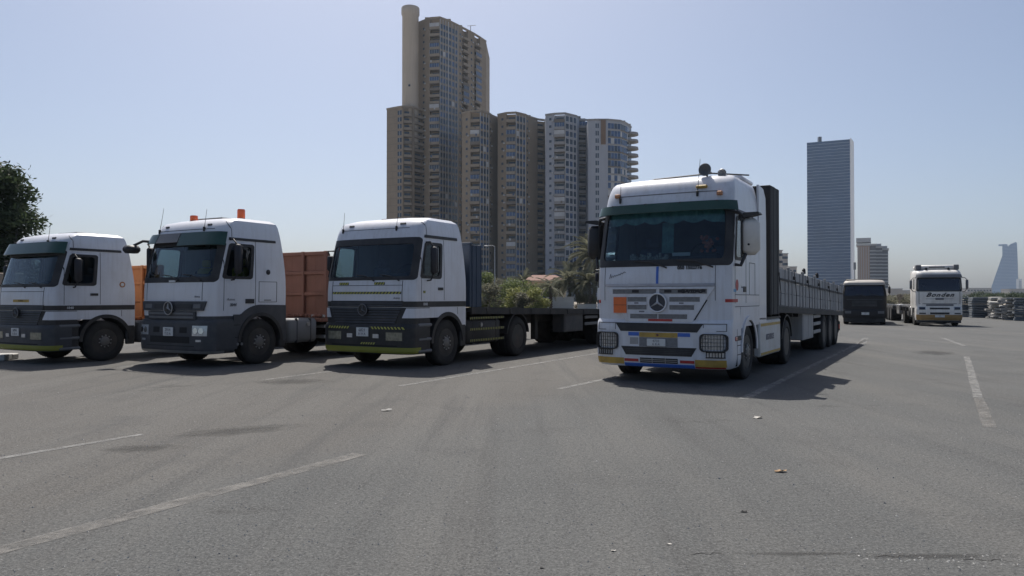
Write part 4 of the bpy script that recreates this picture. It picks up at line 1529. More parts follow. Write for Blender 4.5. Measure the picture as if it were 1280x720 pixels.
# ------------------------------------------------------------------ far trucks
def far_white_truck(label):
    root = thing('tractor_truck', label, 'truck')
    S = Surf([(.95, 1.20, .06, 2.2), (1.6, 1.22, .05, 2.2), (1.9, 1.22, .07, 2.2), (2.5, 1.20, .17, 2.18), (2.72, 1.19, .22, 2.17), (2.9, 1.15, .34, 2.15), (2.98, 1.06, .52, 2.1), (3.02, .95, .75, 2.05)], ra=.2, rb=.36, bulge=.06)
    sw = (S.uy(.55, 2.2), S.uy(1.15, 2.2), 1.95, 2.5)
    S.shell(MB(), holes=[(-.9, .9, 1.86, 2.50), sw, (-sw[1], -sw[0], sw[2], sw[3])]).build('cab', M['white3'], root, 32)
    interior(root, 1.4, M['seat'])
    glazing(root, S, (-.9, .9, 1.86, 2.50), sw, M['dglass'], M['dglass'])
    S.ring(MB(), -.97, .97, 1.82, 2.56, .06, .05, .06, cu=.06, cz=.1).build('windscreen_surround', M['black'], root, 40)
    S.patch(MB(), -.96, .96, 2.55, 2.72, off=.10, off1=.05, th=.02).build('sun_visor', M['mgrey'], root, 40)
    g = MB()
    for x in (-1.06, 1.06):
        S.fx(g, x - .012, x + .012, 1.18, 1.80, off=.004, th=.006, nu=1)
    S.fx(g, -1.2, 1.2, 1.165, 1.19, off=.004, th=.006, nu=14)
    g.build('front_panel_gap', M['gap'], root)
    y = S.P(0, 1.65).y - .012
    text('lettering', 'Bonden', .30, M['ink'], root, (0, y, 1.64), (1, 0, 0), (0, 0, 1), shear=.5, bold=.008, sx=1.3, space=1.22)
    S.fx(MB(), -.72, .72, 1.425, 1.445, off=.006, th=.008, nu=8).build('badge_rule', M['greyink'], root)
    MB().box(-.22, .22, y - .01, y + .02, 1.38, 1.48, .02).build('centre_badge', M['mgrey'], root)
    B = Surf([(.30, 1.17, .05, .8), (.5, 1.2, .0, .8), (.9, 1.2, .0, .8), (1.0, 1.19, .03, .8), (1.16, 1.19, .05, .8)], ra=.19, rb=.36, bulge=.06)
    bp = B.shell(MB(), step=.08).build('bumper', M['white3'], root, 35)
    MB().box(-1.12, 1.12, .12, .8, .16, .32, .03).build('shade_lip', M['black'], bp)  # black lip added to stand for the shade below the bumper
    B.patch(MB(), -1.05, 1.05, .31, .60, off=.004, th=.01).build('tan_band', M['tan'], bp, 40)
    B.fx(MB(), -.70, .72, 1.06, 1.15, off=.01, th=.02, nu=8).build('upper_slot', M['mgrey'], bp, 40)
    B.fx(MB(), -.52, .52, .88, .97, off=.006, th=.01, nu=8).build('grille_slot', M['black'], bp, 40)
    B.fx(MB(), -.50, .50, .62, .72, off=.006, th=.01, nu=8).build('bumper_intake', M['black'], bp, 40)
    for sd in (-1, 1):
        x0, x1 = (.72, 1.1) if sd > 0 else (-1.1, -.72)
        h = B.fx(MB(), x0, x1, .84, 1.02, off=.006, th=.02, nu=8).build('headlight', M['lamp'], root, 40)
        B.fx(MB(), x0 + .04, x1 - .04, .865, .995, off=.010, th=.01, nu=4).build('lamp_lens', M['dglass'], h, 40)
        B.fx(MB(), x0 + .04, x1, .63, .70, off=.006, th=.02, nu=4).build('fog_lamp', M['dgrey'], root)
        mirror(root, sd, .3, 1.95, 2.45, M['mgrey'], x=1.42)
        for y_ in (.46, 1.3):
            g = MB()
            tow_gap(g, S, sd, y_, 1.1, 2.6, .03)
            g.build('door_gap', M['gap'], root)
        sp = MB()
        side_panel(sp, sd, [.8 + i * .07 for i in range(21)], lambda v: max(.45, .52 + math.sqrt(max(0, .62 ** 2 - (v - 1.35) ** 2))), lambda v: 1.17 + .03, 1.19, .05)
        sp.build('side_trim', M['white3'], root, 40)
        wheel(root, sd * 1.02, 1.35, 'front')
    number_plate(root, 0, -.01, .52, .5, .12, ('7215', 'B A'))
    d = MB().box(-1.12, 1.10, .65, 1.9, 3.0, 3.24, .08).build('roof_deflector', M['white3'], root, 50)
    for x0, x1 in ((-1.14, -.86), (.86, 1.12)):
        MB().box(x0, x1, .60, 1.2, 2.98, 3.26, .03).build('deflector_end', M['mgrey'], d)
    MB().box(-.45, .38, .635, .655, 3.10, 3.15).build('deflector_slot', M['ink'], d)
    for x in (-.62, .55):
        MB().lathe([(0, .3), (.02, .28), (.07, 0), (0, .03)], (x, .5, 3.03), 'y', 12).build('air_horn', M['black'], root, 40)
    MB().box(-1.18, -.9, 2.2, 2.55, 1.0, 2.95, .03).build('side_fairing', M['white3'], root)
    MB().box(.9, 1.18, 2.2, 2.55, 1.0, 2.95, .03).build('side_fairing', M['white3'], root)
    chassis(root, 5.6, 4.75)
    rear_gear(root, 4.75, M['alu'], (2.6, 3.6))
    return root


def skeletal_trailer(label):
    root = thing('semi_trailer', label, 'trailer')
    d = MB()
    for x in (-.5, .5):
        d.box(x - .08, x + .08, 3.0, 14, .58, .84)
    d.build('trailer_frame', M['chassis'], root)
    for y in np.arange(3.2, 14, 1.2):
        o = MB().box(-1.2, 1.2, y - .08, y + .08, .74, .95, .02).build('cross_beam', M['chassis'], root)
        for sd in (-1, 1):
            MB().box(sd * 1.08, sd * 1.22, y - .07, y + .07, .95, 1.08, .02).build('twist_lock', M['alu'], o)
    MB().box(-1.18, -.7, 6.2, 7.5, .5, 1.1, .05).build('tool_locker', M['alu'], root)
    MB().box(.7, 1.18, 6.2, 7.5, .5, 1.1, .05).build('tool_locker', M['alu'], root)
    running_gear(root, (10.0, 11.3, 12.6), .6, 1.2)
    return root


def far_dark_truck(label):
    root = thing('lorry', label, 'truck')
    S = Surf([(.75, 1.22, .06, 2.0), (1.3, 1.22, .05, 2.0), (1.6, 1.22, .07, 2.0), (2.1, 1.14, .2, 1.97), (2.26, 1.10, .26, 1.95)], ra=.2, rb=.36, bulge=.06)
    sw = (S.uy(.56, 1.9), S.uy(1.15, 1.9), 1.62, 2.08)
    S.shell(MB(), holes=[(-.9, .9, 1.60, 2.14), sw, (-sw[1], -sw[0], sw[2], sw[3])]).build('cab', M['darkcab'], root, 32)
    T = Surf([(2.20, 1.16, .16, 2.0), (2.30, 1.15, .18, 2.0), (2.42, 1.08, .32, 1.95), (2.47, .98, .5, 1.9)], ra=.2, rb=.36, bulge=.06)
    T.shell(MB(), step=.04).build('roof_panel', M['dustroof'], root, 32)
    glazing(root, S, (-.9, .9, 1.60, 2.14), sw, M['dglass'], M['dglass'])
    interior(root, 1.1, M['seat'], 1.8, 1.05)
    S.ring(MB(), -.97, .97, 1.56, 2.19, .06, .05, .05, cu=.06, cz=.08).build('windscreen_surround', M['gap'], root, 40)
    S.fx(MB(), -.98, .98, 1.38, 1.42, off=.01, th=.02, nu=12).build('trim_strip', M['dgrey'], root)
    gr = S.fx(MB(), -.70, .70, 1.0, 1.34, off=.01, th=.02, nu=10).build('grille', M['black'], root, 40)
    for z in (1.06, 1.14, 1.22, 1.30):
        S.fx(MB(), -.68, .68, z - .02, z + .02, off=.03, th=.03, nu=8).build('grille_slat', M['dgrey'], gr)
    B = Surf([(.38, 1.2, .03, .8), (.5, 1.22, .0, .8), (.8, 1.22, .0, .8), (.85, 1.2, .04, .8)], ra=.19, rb=.36, bulge=.06)
    bp = B.shell(MB(), step=.08).build('bumper', M['darkcab'], root, 35)
    MB().box(-1.1, 1.1, .12, .8, .14, .40, .03).build('shade_lip', M['black'], bp)  # added black strip, shade under the lorry's nose made solid
    MB().box(-1.1, 1.1, 2.0, 3.6, .2, .9, .05).build('belly_block', M['chassis'], root)  # full-width block added to keep light from showing beneath the lorry
    for sd in (-1, 1):
        B.fx(MB(), sd * .9 - .17, sd * .9 + .17, .62, .76, off=.006, th=.02, nu=6).build('headlight', M['mgrey'], root, 40)
        mirror(root, sd, .3, 1.72, 2.12, M['black'], x=1.32)
        sp = MB()
        side_panel(sp, sd, [.8 + i * .06 for i in range(21)], lambda v: max(.45, .5 + math.sqrt(max(0, .6 ** 2 - (v - 1.3) ** 2))), lambda v: 1.12, 1.2, .05)
        sp.build('side_trim', M['darkcab'], root, 40)
        wheel(root, sd * 1.02, 1.3, 'front')
        wheel(root, sd * .92, 5.2, 'rear')
    number_plate(root, 0.05, -.012, .62, .42, .14, ('6380', 'J S'))
    wipers(root, S, 1.62, (.1, .85), .55)
    MB().box(-1.0, -.5, .5, 1.1, 2.46, 2.54, .03).build('roof_marker', M['dustroof'], root)
    bd = MB().box(-1.15, 1.15, 2.3, 7.2, .95, 1.05)
    for x in (-.42, .42):
        bd.box(x - .06, x + .06, .8, 7.1, .72, .95)
    bd.build('load_bed', M['chassis'], root)
    for sd in (-1, 1):
        MB().box(sd * 1.1, sd * 1.15, 2.3, 7.2, 1.055, 1.65).build('side_board', M['darkcab'], root)
    MB().box(-1.1, 1.1, 2.3, 2.35, 1.055, 1.9).build('headboard', M['darkcab'], root)
    for y in (1.3, 5.2):
        MB().cyl((-.9, y, .5), (.9, y, .5), .08, 10).build('axle', M['chassis'], root)
    return root

# ------------------------------------------------------------------ ground materials
def asphalt_mat():
    m = bpy.data.materials.new('asphalt')
    m.use_nodes = True
    nt = m.node_tree
    N, L = nt.nodes, nt.links
    b = N['Principled BSDF']
    b.inputs['Roughness'].default_value = .92
    b.inputs['Specular IOR Level'].default_value = .25
    tc = N.new('ShaderNodeTexCoord')

    def noise(sc, det=6, rough=.6, stretch=None, vor=False):
        src = tc.outputs['Object']
        if stretch:
            mp = N.new('ShaderNodeMapping')
            mp.inputs['Rotation'].default_value = (0, 0, R(stretch[0]))
            mp.inputs['Scale'].default_value = stretch[1]
            L.new(src, mp.inputs[0])
            src = mp.outputs[0]
        if vor:
            n = N.new('ShaderNodeTexVoronoi')
            n.inputs['Scale'].default_value = sc
            L.new(src, n.inputs['Vector'])
            return n
        n = N.new('ShaderNodeTexNoise')
        n.inputs['Scale'].default_value = sc
        n.inputs['Detail'].default_value = det
        n.inputs['Roughness'].default_value = rough
        L.new(src, n.inputs['Vector'])
        return n

    def ramp(v, a, b_, lo=0., hi=1.):
        r = N.new('ShaderNodeMapRange')
        r.inputs[1].default_value, r.inputs[2].default_value = a, b_
        r.inputs[3].default_value, r.inputs[4].default_value = lo, hi
        L.new(v, r.inputs[0])
        return r.outputs[0]

    def mix(f, a, b_, mode='MIX'):
        x = N.new('ShaderNodeMix')
        x.data_type = 'RGBA'
        x.blend_type = mode
        if isinstance(f, float):
            x.inputs[0].default_value = f
        else:
            L.new(f, x.inputs[0])
        for k, c in ((6, a), (7, b_)):
            if isinstance(c, tuple):
                x.inputs[k].default_value = (*c, 1)
            else:
                L.new(c, x.inputs[k])
        return x.outputs[2]
    base = mix(ramp(noise(.35, 4, .5).outputs[0], .35, .65), (.086, .0885, .0875), (.106, .1075, .105))
    # browner, sandier strip where the trucks stand
    sep = N.new('ShaderNodeSeparateXYZ')
    mp = N.new('ShaderNodeMapping')
    mp.inputs['Rotation'].default_value = (0, 0, R(30))
    L.new(tc.outputs['Object'], mp.inputs[0])
    L.new(mp.outputs[0], sep.inputs[0])
    warp = noise(.6, 5, .6)
    ad = N.new('ShaderNodeMath')
    ad.operation = 'MULTIPLY_ADD'
    L.new(warp.outputs[0], ad.inputs[0])
    ad.inputs[1].default_value = 1.6
    L.new(sep.outputs[0], ad.inputs[2])
    base = mix(ramp(ad.outputs[0], -3.9, -5.0, 0., .7), base, (.110, .1015, .091))
    # broad worn and dusty tracks along the parking direction
    base = mix(ramp(noise(.5, 6, .6, (30, (1.6, .16, 1))).outputs[0], .46, .68, 0., .7), base, (.134, .130, .121))
    base = mix(ramp(noise(1.1, 6, .6, (28, (2.2, .12, 1))).outputs[0], .52, .68, 0., .65), base, (.062, .062, .062))
    base = mix(ramp(noise(.9, 7, .65).outputs[0], .54, .72, 0., .55), base, (.062, .062, .062))
    # oil drips
    base = mix(ramp(noise(.42, 8, .7, (12, (1, 1.7, 1))).outputs[0], .61, .70, 0., .65), base, (.036, .035, .034))
    # aggregate: pale and dark chips at three sizes
    sp = noise(58, 3, .8)
    base = mix(ramp(sp.outputs[0], .53, .66, 0., .75), base, (.205, .205, .198))
    base = mix(ramp(sp.outputs[0], .46, .34, 0., .85), base, (.026, .026, .026))
    chips = noise(55, vor=True)
    base = mix(ramp(chips.outputs['Distance'], .18, .07, 0., .6), base, (.20, .20, .19))
    mid = noise(12, 6, .75)
    base = mix(ramp(mid.outputs[0], .56, .72, 0., .45), base, (.046, .046, .046))
    g2 = noise(25, 5, .85)
    base = mix(ramp(g2.outputs[0], .52, .68, 0., .6), base, (.165, .165, .16))
    base = mix(ramp(g2.outputs[0], .48, .34, 0., .7), base, (.040, .040, .040))
    L.new(base, b.inputs['Base Color'])
    h = N.new('ShaderNodeMath')
    h.operation = 'ADD'
    L.new(sp.outputs[0], h.inputs[0])
    L.new(mid.outputs[0], h.inputs[1])
    bp = N.new('ShaderNodeBump')
    bp.inputs['Strength'].default_value = .8
    bp.inputs['Distance'].default_value = .012
    L.new(h.outputs[0], bp.inputs['Height'])
    L.new(bp.outputs[0], b.inputs['Normal'])
    return m


def paint_mat(name, col, lo, hi, amax):
    m = mat(name, col, .85, var=.2, scale=7, spec=.2)
    nt = m.node_tree
    N, L = nt.nodes, nt.links
    b = N['Principled BSDF']
    tc = [n for n in N if n.type == 'TEX_COORD'][0]
    nz = N.new('ShaderNodeTexNoise')
    nz.inputs['Scale'].default_value = 5
    nz.inputs['Detail'].default_value = 9
    nz.inputs['Roughness'].default_value = .78
    L.new(tc.outputs['Object'], nz.inputs['Vector'])
    mr = N.new('ShaderNodeMapRange')
    mr.inputs[1].default_value, mr.inputs[2].default_value = lo, hi
    mr.inputs[3].default_value, mr.inputs[4].default_value = .0, amax
    L.new(nz.outputs[0], mr.inputs[0])
    L.new(mr.outputs[0], b.inputs['Alpha'])
    return m


M['asphalt'] = asphalt_mat()
M['paint'] = paint_mat('road_paint', (.25, .248, .24), .30, .58, .75)
M['paint_w'] = paint_mat('worn_road_paint', (.235, .225, .21), .36, .64, .72)
M['sand'] = mat('dry_sand', (.30, .265, .215), .95, var=.18, scale=.15, bump=.4, bscale=3, dirt=((.2, .17, .13), .6, .05))
M['stone'] = mat('gravel_stone', (.33, .325, .31), .9, var=.6, scale=30)

sheet = MB()
sheet.add([(-30000, -30000, -.06), (30000, -30000, -.06), (30000, 40000, -.06), (-30000, 40000, -.06)], [(0, 1, 2, 3)])
sheet.build('desert_ground', M['sand'], kind='structure')
lot = MB().add([(-90, -40, 0), (160, -40, 0), (160, 150, 0), (-45, 95, 0), (-90, 60, 0)], [(0, 1, 2, 3, 4)])
lot = lot.build('parking_lot', M['asphalt'], kind='structure')


def stripe(p, q, w=.11, key='paint'):
    a, b = gp(*p), gp(*q)
    d = (b - a).normalized()
    n = Vector((-d.y, d.x, 0)) * w / 2
    N_ = max(2, int((b - a).length / .35))
    vs = []
    rnd = random.Random(int(p[0] * 7 + p[1]))
    for i in range(N_ + 1):
        c = a + (b - a) * i / N_
        s0, s1 = 1 + rnd.uniform(-.12, .08), 1 + rnd.uniform(-.12, .08)
        vs += [(*(c - n * s0).xy, .004), (*(c + n * s1).xy, .004)]
    MB().add(vs, [(2 * i, 2 * i + 2, 2 * i + 3, 2 * i + 1) for i in range(N_)]).build('painted_line', M[key], lot)


for p, q, w, k in (((-60, 704), (450, 567.5), .17, 'paint_w'), ((-60, 583), (178, 543), .10, 'paint'), ((330, 475), (420, 463.5), .10, 'paint'), ((-40, 455), (130, 443.5), .12, 'paint'),
                   ((500, 482.5), (760, 439.5), .12, 'paint'), ((700, 486), (905, 442), .13, 'paint'), ((928, 499), (1083, 424.5), .15, 'paint'), ((1082, 422.5), (1076, 431), .22, 'paint'), ((1178, 422.5), (1205, 432.5), .16, 'paint'),
                   ((1208, 446), (1221.5, 497), .13, 'paint'), ((1222, 497), (1236, 534), .14, 'paint_w'), ((150, 459.5), (235, 448), .1, 'paint')):
    stripe(p, q, w, k)



def stain_mat(name, col, amax):
    m = mat(name, col, .8, var=.3, scale=3, spec=.3)
    nt = m.node_tree
    N, L = nt.nodes, nt.links
    tc = [n for n in N if n.type == 'TEX_COORD'][0]
    ln = N.new('ShaderNodeVectorMath')
    ln.operation = 'LENGTH'
    L.new(tc.outputs['Object'], ln.inputs[0])
    nz = N.new('ShaderNodeTexNoise')
    nz.inputs['Scale'].default_value = 3.2
    nz.inputs['Detail'].default_value = 9
    nz.inputs['Roughness'].default_value = .7
    L.new(tc.outputs['Object'], nz.inputs['Vector'])
    ad = N.new('ShaderNodeMath')
    ad.operation = 'MULTIPLY_ADD'
    L.new(nz.outputs[0], ad.inputs[0])
    ad.inputs[1].default_value = 1.5
    L.new(ln.outputs['Value'], ad.inputs[2])
    mr = N.new('ShaderNodeMapRange')
    mr.inputs[1].default_value, mr.inputs[2].default_value = 1.45, .95
    mr.inputs[4].default_value = amax
    L.new(ad.outputs[0], mr.inputs[0])
    L.new(mr.outputs[0], N['Principled BSDF'].inputs['Alpha'])
    return m


M['oil'] = stain_mat('oil_stain', (.036, .035, .034), .42)
st_ = MB().add([(-1, -1, 0), (1, -1, 0), (1, 1, 0), (-1, 1, 0)], [(0, 1, 2, 3)])
STM = {k: st_.mesh('stain', M[k]) for k in ('oil',)}
for i, (px, py, sx, sy, rz, k) in enumerate(((178, 560, .40, .20, 10, 'oil'), (300, 538, .75, .28, 30, 'oil'), (365, 477, .7, .45, 0, 'oil'), (1168, 441, 1.1, .5, 60, 'oil'), (1165, 694, .45, .05, 0, 'oil'), (1000, 691, .4, .035, 0, 'oil'))):
    o = link('oil_stain', STM[k], lot)
    o.location = gp(px, py) + Vector((0, 0, .0022 + .0001 * i))
    o.rotation_euler = (0, 0, R(rz))
    o.scale = (sx * 1.5, sy * 1.5, 1)

# loose grit on the near asphalt
gv = MB()
rnd = random.Random(11)
for i in range(3400):
    Y = 3.2 + 9 * rnd.random() ** 1.6
    X = rnd.uniform(-.75, .75) * Y
    r = rnd.uniform(.0025, .0085) * (1.6 if rnd.random() < .05 else 1)
    a = rnd.uniform(0, 6.28)
    vs = [(X + r * math.cos(a + k * 2.1) * rnd.uniform(.7, 1.3), Y + r * math.sin(a + k * 2.1) * rnd.uniform(.7, 1.3), 0.0005) for k in range(3)] + [(X, Y, r * rnd.uniform(.6, 1.1))]
    gv.add(vs, [(0, 1, 3), (1, 2, 3), (2, 0, 3)])
for i in range(70):
    px = rnd.uniform(1060, 1275)
    c = gp(px, 692 + (px - 1060) * .035 + rnd.gauss(0, 4))
    r = rnd.uniform(.003, .012)
    a = rnd.uniform(0, 6.28)
    gv.add([(c.x + r * math.cos(a + k * 2.1) * rnd.uniform(.7, 1.5), c.y + r * math.sin(a + k * 2.1) * rnd.uniform(.7, 1.3), 0.0005) for k in range(3)] + [(c.x, c.y, r * .5)], [(0, 1, 3), (1, 2, 3), (2, 0, 3)])
gv.build('loose_grit', M['stone'], kind='stuff')


def crack(name, pts, w):
    vs = []
    rnd = random.Random(4)
    P = []
    for (a, b) in zip(pts[:-1], pts[1:]):
        A, B_ = gp(*a), gp(*b)
        for k in range(10):
            P.append(A + (B_ - A) * k / 10 + Vector((rnd.uniform(-.012, .012), rnd.uniform(-.02, .02), 0)))
    P.append(gp(*pts[-1]))
    for i, p in enumerate(P):
        ww = w * rnd.uniform(.3, 1) * (0.2 if i in (0, len(P) - 1) else 1)
        vs += [(p.x, p.y - ww, .003), (p.x, p.y + ww, .003)]
    MB().add(vs, [(2 * i, 2 * i + 2, 2 * i + 3, 2 * i + 1) for i in range(len(P) - 1)]).build(name, M['crackm'], lot)


M['crackm'] = mat('asphalt_crack', (.055, .054, .052), .95, var=.3, scale=12)
for seg in ([(862, 690.5), (905, 691)], [(1090, 693), (1140, 694.5)], [(1196, 697), (1262, 700)]):
    crack('asphalt_crack', seg, .006)
crack('asphalt_crack', [(1157, 440.2), (1186, 441.2)], .08)
crack('asphalt_crack', [(1215, 439.5), (1240, 440)], .06)

M['litter_w'] = mat('crumpled_paper', (.55, .52, .47), .8, var=.15, scale=20)
M['plaster'] = mat('plaster_crumb', (.34, .33, .31), .9, var=.2, scale=20)
M['litter_b'] = mat('dry_leaf', (.34, .22, .12), .8, var=.3, scale=20)
M['litter_k'] = mat('black_rubber_scrap', (.02, .02, .02), .8, var=.3, scale=20)


def scrap(name, label, px, py, size, m, seed, cat='litter'):
    rnd = random.Random(seed)
    c = gp(px, py)
    n = 9
    vs = []
    for i in range(n):
        t = 2 * math.pi * i / n
        r = size * rnd.uniform(.55, 1.1)
        vs.append((r * math.cos(t), r * .6 * math.sin(t), rnd.uniform(.004, .35) * size))
    vs.append((0, 0, size * .15))
    mb = MB().add(vs, [(i, (i + 1) % n, n) for i in range(n)])
    mb.add([(x, y, z + .004) for x, y, z in vs], [((i + 1) % n, i, n) for i in range(n)])
    o = mb.build(name, m)
    o.location = c
    tag(o, label, cat)


scrap('paper_scrap', 'small crumpled white paper scrap on the asphalt just ahead of the nearest truck', 947, 522.5, .075, M['litter_w'], 1)
scrap('dry_leaf', 'dry curled pale brown leaf lying alone on the asphalt in the foreground', 974, 589.5, .055, M['litter_b'], 2)
scrap('rubber_scrap', 'short black rubber scrap on the foreground asphalt, below the dry leaf', 929, 639, .03, M['litter_k'], 3)
scrap('rubber_scrap', 'tiny black rubber scrap nearest the camera at the bottom of the asphalt', 677, 709, .014, M['litter_k'], 6)
scrap('plaster_crumb', 'flat white plaster splash on the asphalt in front of the dark flatbed truck', 484, 513.5, .075, M['plaster'], 5)
scrap('plaster_crumb', 'thin white crumb on asphalt left of the paper bits at the bottom', 767, 688, .02, M['litter_w'], 8)
scrap('paper_scrap', 'small white paper bit near the crack at the bottom of the asphalt', 836, 679.5, .018, M['litter_w'], 9)

# ------------------------------------------------------------------ trucks in place
YAW = R(-30)
DX, DY = Vector((math.cos(YAW), math.sin(YAW), 0)), Vector((-math.sin(YAW), math.cos(YAW), 0))


def place(root, corner, yaw=YAW, back=.25):
    """put the right front corner of a truck on a ground point"""
    dx, dy = Vector((math.cos(yaw), math.sin(yaw), 0)), Vector((-math.sin(yaw), math.cos(yaw), 0))
    root.location = corner - dx * 1.25 - dy * back
    root.rotation_euler = (0, 0, yaw)
    return root.location.copy()


main = tall_tractor('white tall-cab truck nearest the camera with orange plate on its slotted white grille')
P4 = place(main, Vector((3.93, 13.4, 0)))
main.location = P4 - Vector((.5, .866, 0)) * .32
t = board_trailer('long grey drop-side trailer with black plank headboard behind the nearest white truck')
t.location, t.rotation_euler = P4, (0, 0, YAW)

t3 = old_tractor('white truck with yellow and black hazard tape on its black slatted grille front', None, False, M['seat'], ('6821', 'H V A'), True, xf3)
t3.scale = (1, .96, 1)
P3 = place(t3, Vector((-1.98, 16.0, 0)))
t = flat_trailer('empty black flatbed trailer with dark blue headboard behind the hazard-taped truck')
t.location, t.rotation_euler = P3, (0, 0, YAW)

t2 = grey_tractor('white truck with dark grey bumper and two orange roof beacons')
P2 = place(t2, Vector((-6.28, 16.35, 0)))
t = wall_trailer('flat trailer with tall rust brown ribbed front wall behind the truck with orange beacons', M['rust'], 2.66, 3.62)
t.location, t.rotation_euler = P2, (0, 0, YAW)

t1 = old_tractor('white truck at far left with full green sun visor and yellow-green bumper band', None, True, M['seat'], ('5094', 'L K A'), False, xf1)
t1.scale = (.93, .985, .93)
P1 = place(t1, Vector((-10.13, 17.15, 0)))
t = wall_trailer('flat trailer with orange ribbed front wall behind the leftmost truck', M['rustor'], 2.5, 3.15)
t.scale = (.93, .93, .93)
t.location, t.rotation_euler = P1, (0, 0, YAW)

# a further truck almost hidden behind the nearest one
hid = dup(t1, (0, 0, 0), 0, 'white truck with green visor mostly hidden behind the nearest truck, beyond the flatbed')
hid.scale = (1, 1, 1)
place(hid, Vector((5.35, 27.6, 0)))

wt = far_white_truck('dusty white truck lettered Bonden across its front, parked alone at the right')
yaw = R(-20)
dx = Vector((math.cos(yaw), math.sin(yaw), 0))
wt.location = Vector((22.5, 40.4, 0))
wt.scale = (.9, 1, 1)
wt.rotation_euler = (0, 0, yaw)
t = skeletal_trailer('low bare skeletal trailer behind the dusty white lettered truck')
t.location, t.rotation_euler = wt.location, wt.rotation_euler
dk = far_dark_truck('small dark brown lorry with dusty cream roof, past the end of the drop-side trailer')
dk.location = Vector((19.45, 42.4, 0))
dk.scale = (.92, 1, 1)
dk.rotation_euler = (0, 0, R(-24))

# ------------------------------------------------------------------ slab stacks on the right
M['slab_d'] = mat('dark_cement_slab', (.12, .135, .15), .85, var=.2, scale=3, bump=.3, bscale=20)
M['slab_l'] = mat('pale_cement_slab', (.34, .33, .31), .9, var=.25, scale=2, bump=.3, bscale=20, dirt=((.15, .15, .15), .5, 1.5))
SLAB = {}
for key in ('slab_d', 'slab_l'):
    for v in range(2):
        SLAB[key, v] = MB().box(-.5, .5, -.5, .5, 0, 1, .03 + .03 * v).mesh('slab', M[key])


def stack(px, Y, w, d, h, n, rz, key, jit, label, seed):
    rnd = random.Random(seed)
    root = thing('slab_stack', label, 'stack', at(px, Y), R(rz), 'stacks of slabs along the right edge of the lot')
    z = 0
    for i in range(n):
        t = h / n
        o = link('slab', SLAB[key, rnd.randrange(2)] if rnd.random() > .15 else SLAB['slab_l', 0], root)
        o.location = (rnd.uniform(-jit, jit), rnd.uniform(-jit, jit), z)
        o.rotation_euler = (rnd.uniform(-.02, .02) * jit * 8, rnd.uniform(-.03, .03) * jit * 8, rnd.uniform(-.04, .04) * jit * 8)
        o.scale = (w * rnd.uniform(1 - jit, 1), d * rnd.uniform(1 - jit, 1), t * rnd.uniform(.72, .9))
        z += t
    return root


stack(1213, 60, 2.0, 2.0, 1.52, 9, -22, 'slab_d', .05, 'neat dark slab stack standing right beside the white lettered truck', 1)
stack(1228, 58, 1.7, 2.0, 1.56, 9, -22, 'slab_d', .05, 'second neat dark slab stack, touching the ragged pale ones', 2)
stack(1241, 56, .8, 1.6, 1.55, 11, -26, 'slab_l', .22, 'narrow ragged stack of pale slabs beside the neat dark ones', 3)
stack(1250.5, 54, .9, 1.6, 1.5, 11, -28, 'slab_l', .26, 'leaning untidy stack of pale slabs in the middle of the row', 4)
stack(1264, 51.5, 1.05, 1.5, 1.52, 12, -30, 'slab_l', .22, 'stack of pale slabs with jutting edges near the right end of the row', 5)
stack(1280, 50, 1.2, 1.6, 1.52, 10, -30, 'slab_d', .08, 'dark slab stack cut by the right edge of the picture', 6)
stack(1296, 53, 1.6, 1.6, 1.5, 10, -28, 'slab_d', .08, 'last dark slab stack, outside beyond the right edge of the row', 7)

# ------------------------------------------------------------------ apartment towers
M['t_beige'] = mat('beige_tower_render', (.255, .21, .16), .85, var=.08, scale=.12, dirt=((.15, .12, .09), .35, .3), streak=((.13, .105, .08), .3, .25))
M['t_beige2'] = mat('pale_beige_cylinder', (.46, .41, .35), .85, var=.06, scale=.1, streak=((.22, .19, .15), .3, .2))
M['t_grey'] = mat('blue_grey_tower_render', (.33, .36, .42), .85, var=.08, scale=.12, streak=((.2, .2, .21), .3, .25))
M['t_dark'] = mat('dark_tower_render', (.16, .142, .125), .9, var=.1, scale=.2)  # darker render for balcony slabs and roof plant
M['t_rail'] = mat('balcony_parapet_render', (.265, .225, .18), .85, var=.15, scale=.4)
M['t_railg'] = mat('grey_balcony_parapet', (.27, .27, .28), .85, var=.15, scale=.4)
M['t_railb'] = mat('blue_balcony_rail', (.09, .12, .2), .6, var=.3, scale=.5)
M['t_glass'] = mat('tower_window_glass', (.035, .055, .09), .18, var=.5, scale=.7, spec=.5)
M['t_blue'] = mat('blue_balcony_glazing', (.045, .085, .18), .2, var=.6, scale=.6)
M['t_white'] = mat('white_window_frame', (.42, .44, .47), .7, var=.15, scale=.5)
M['t_brown'] = mat('brown_cladding', (.17, .115, .08), .8, var=.1, scale=.4)


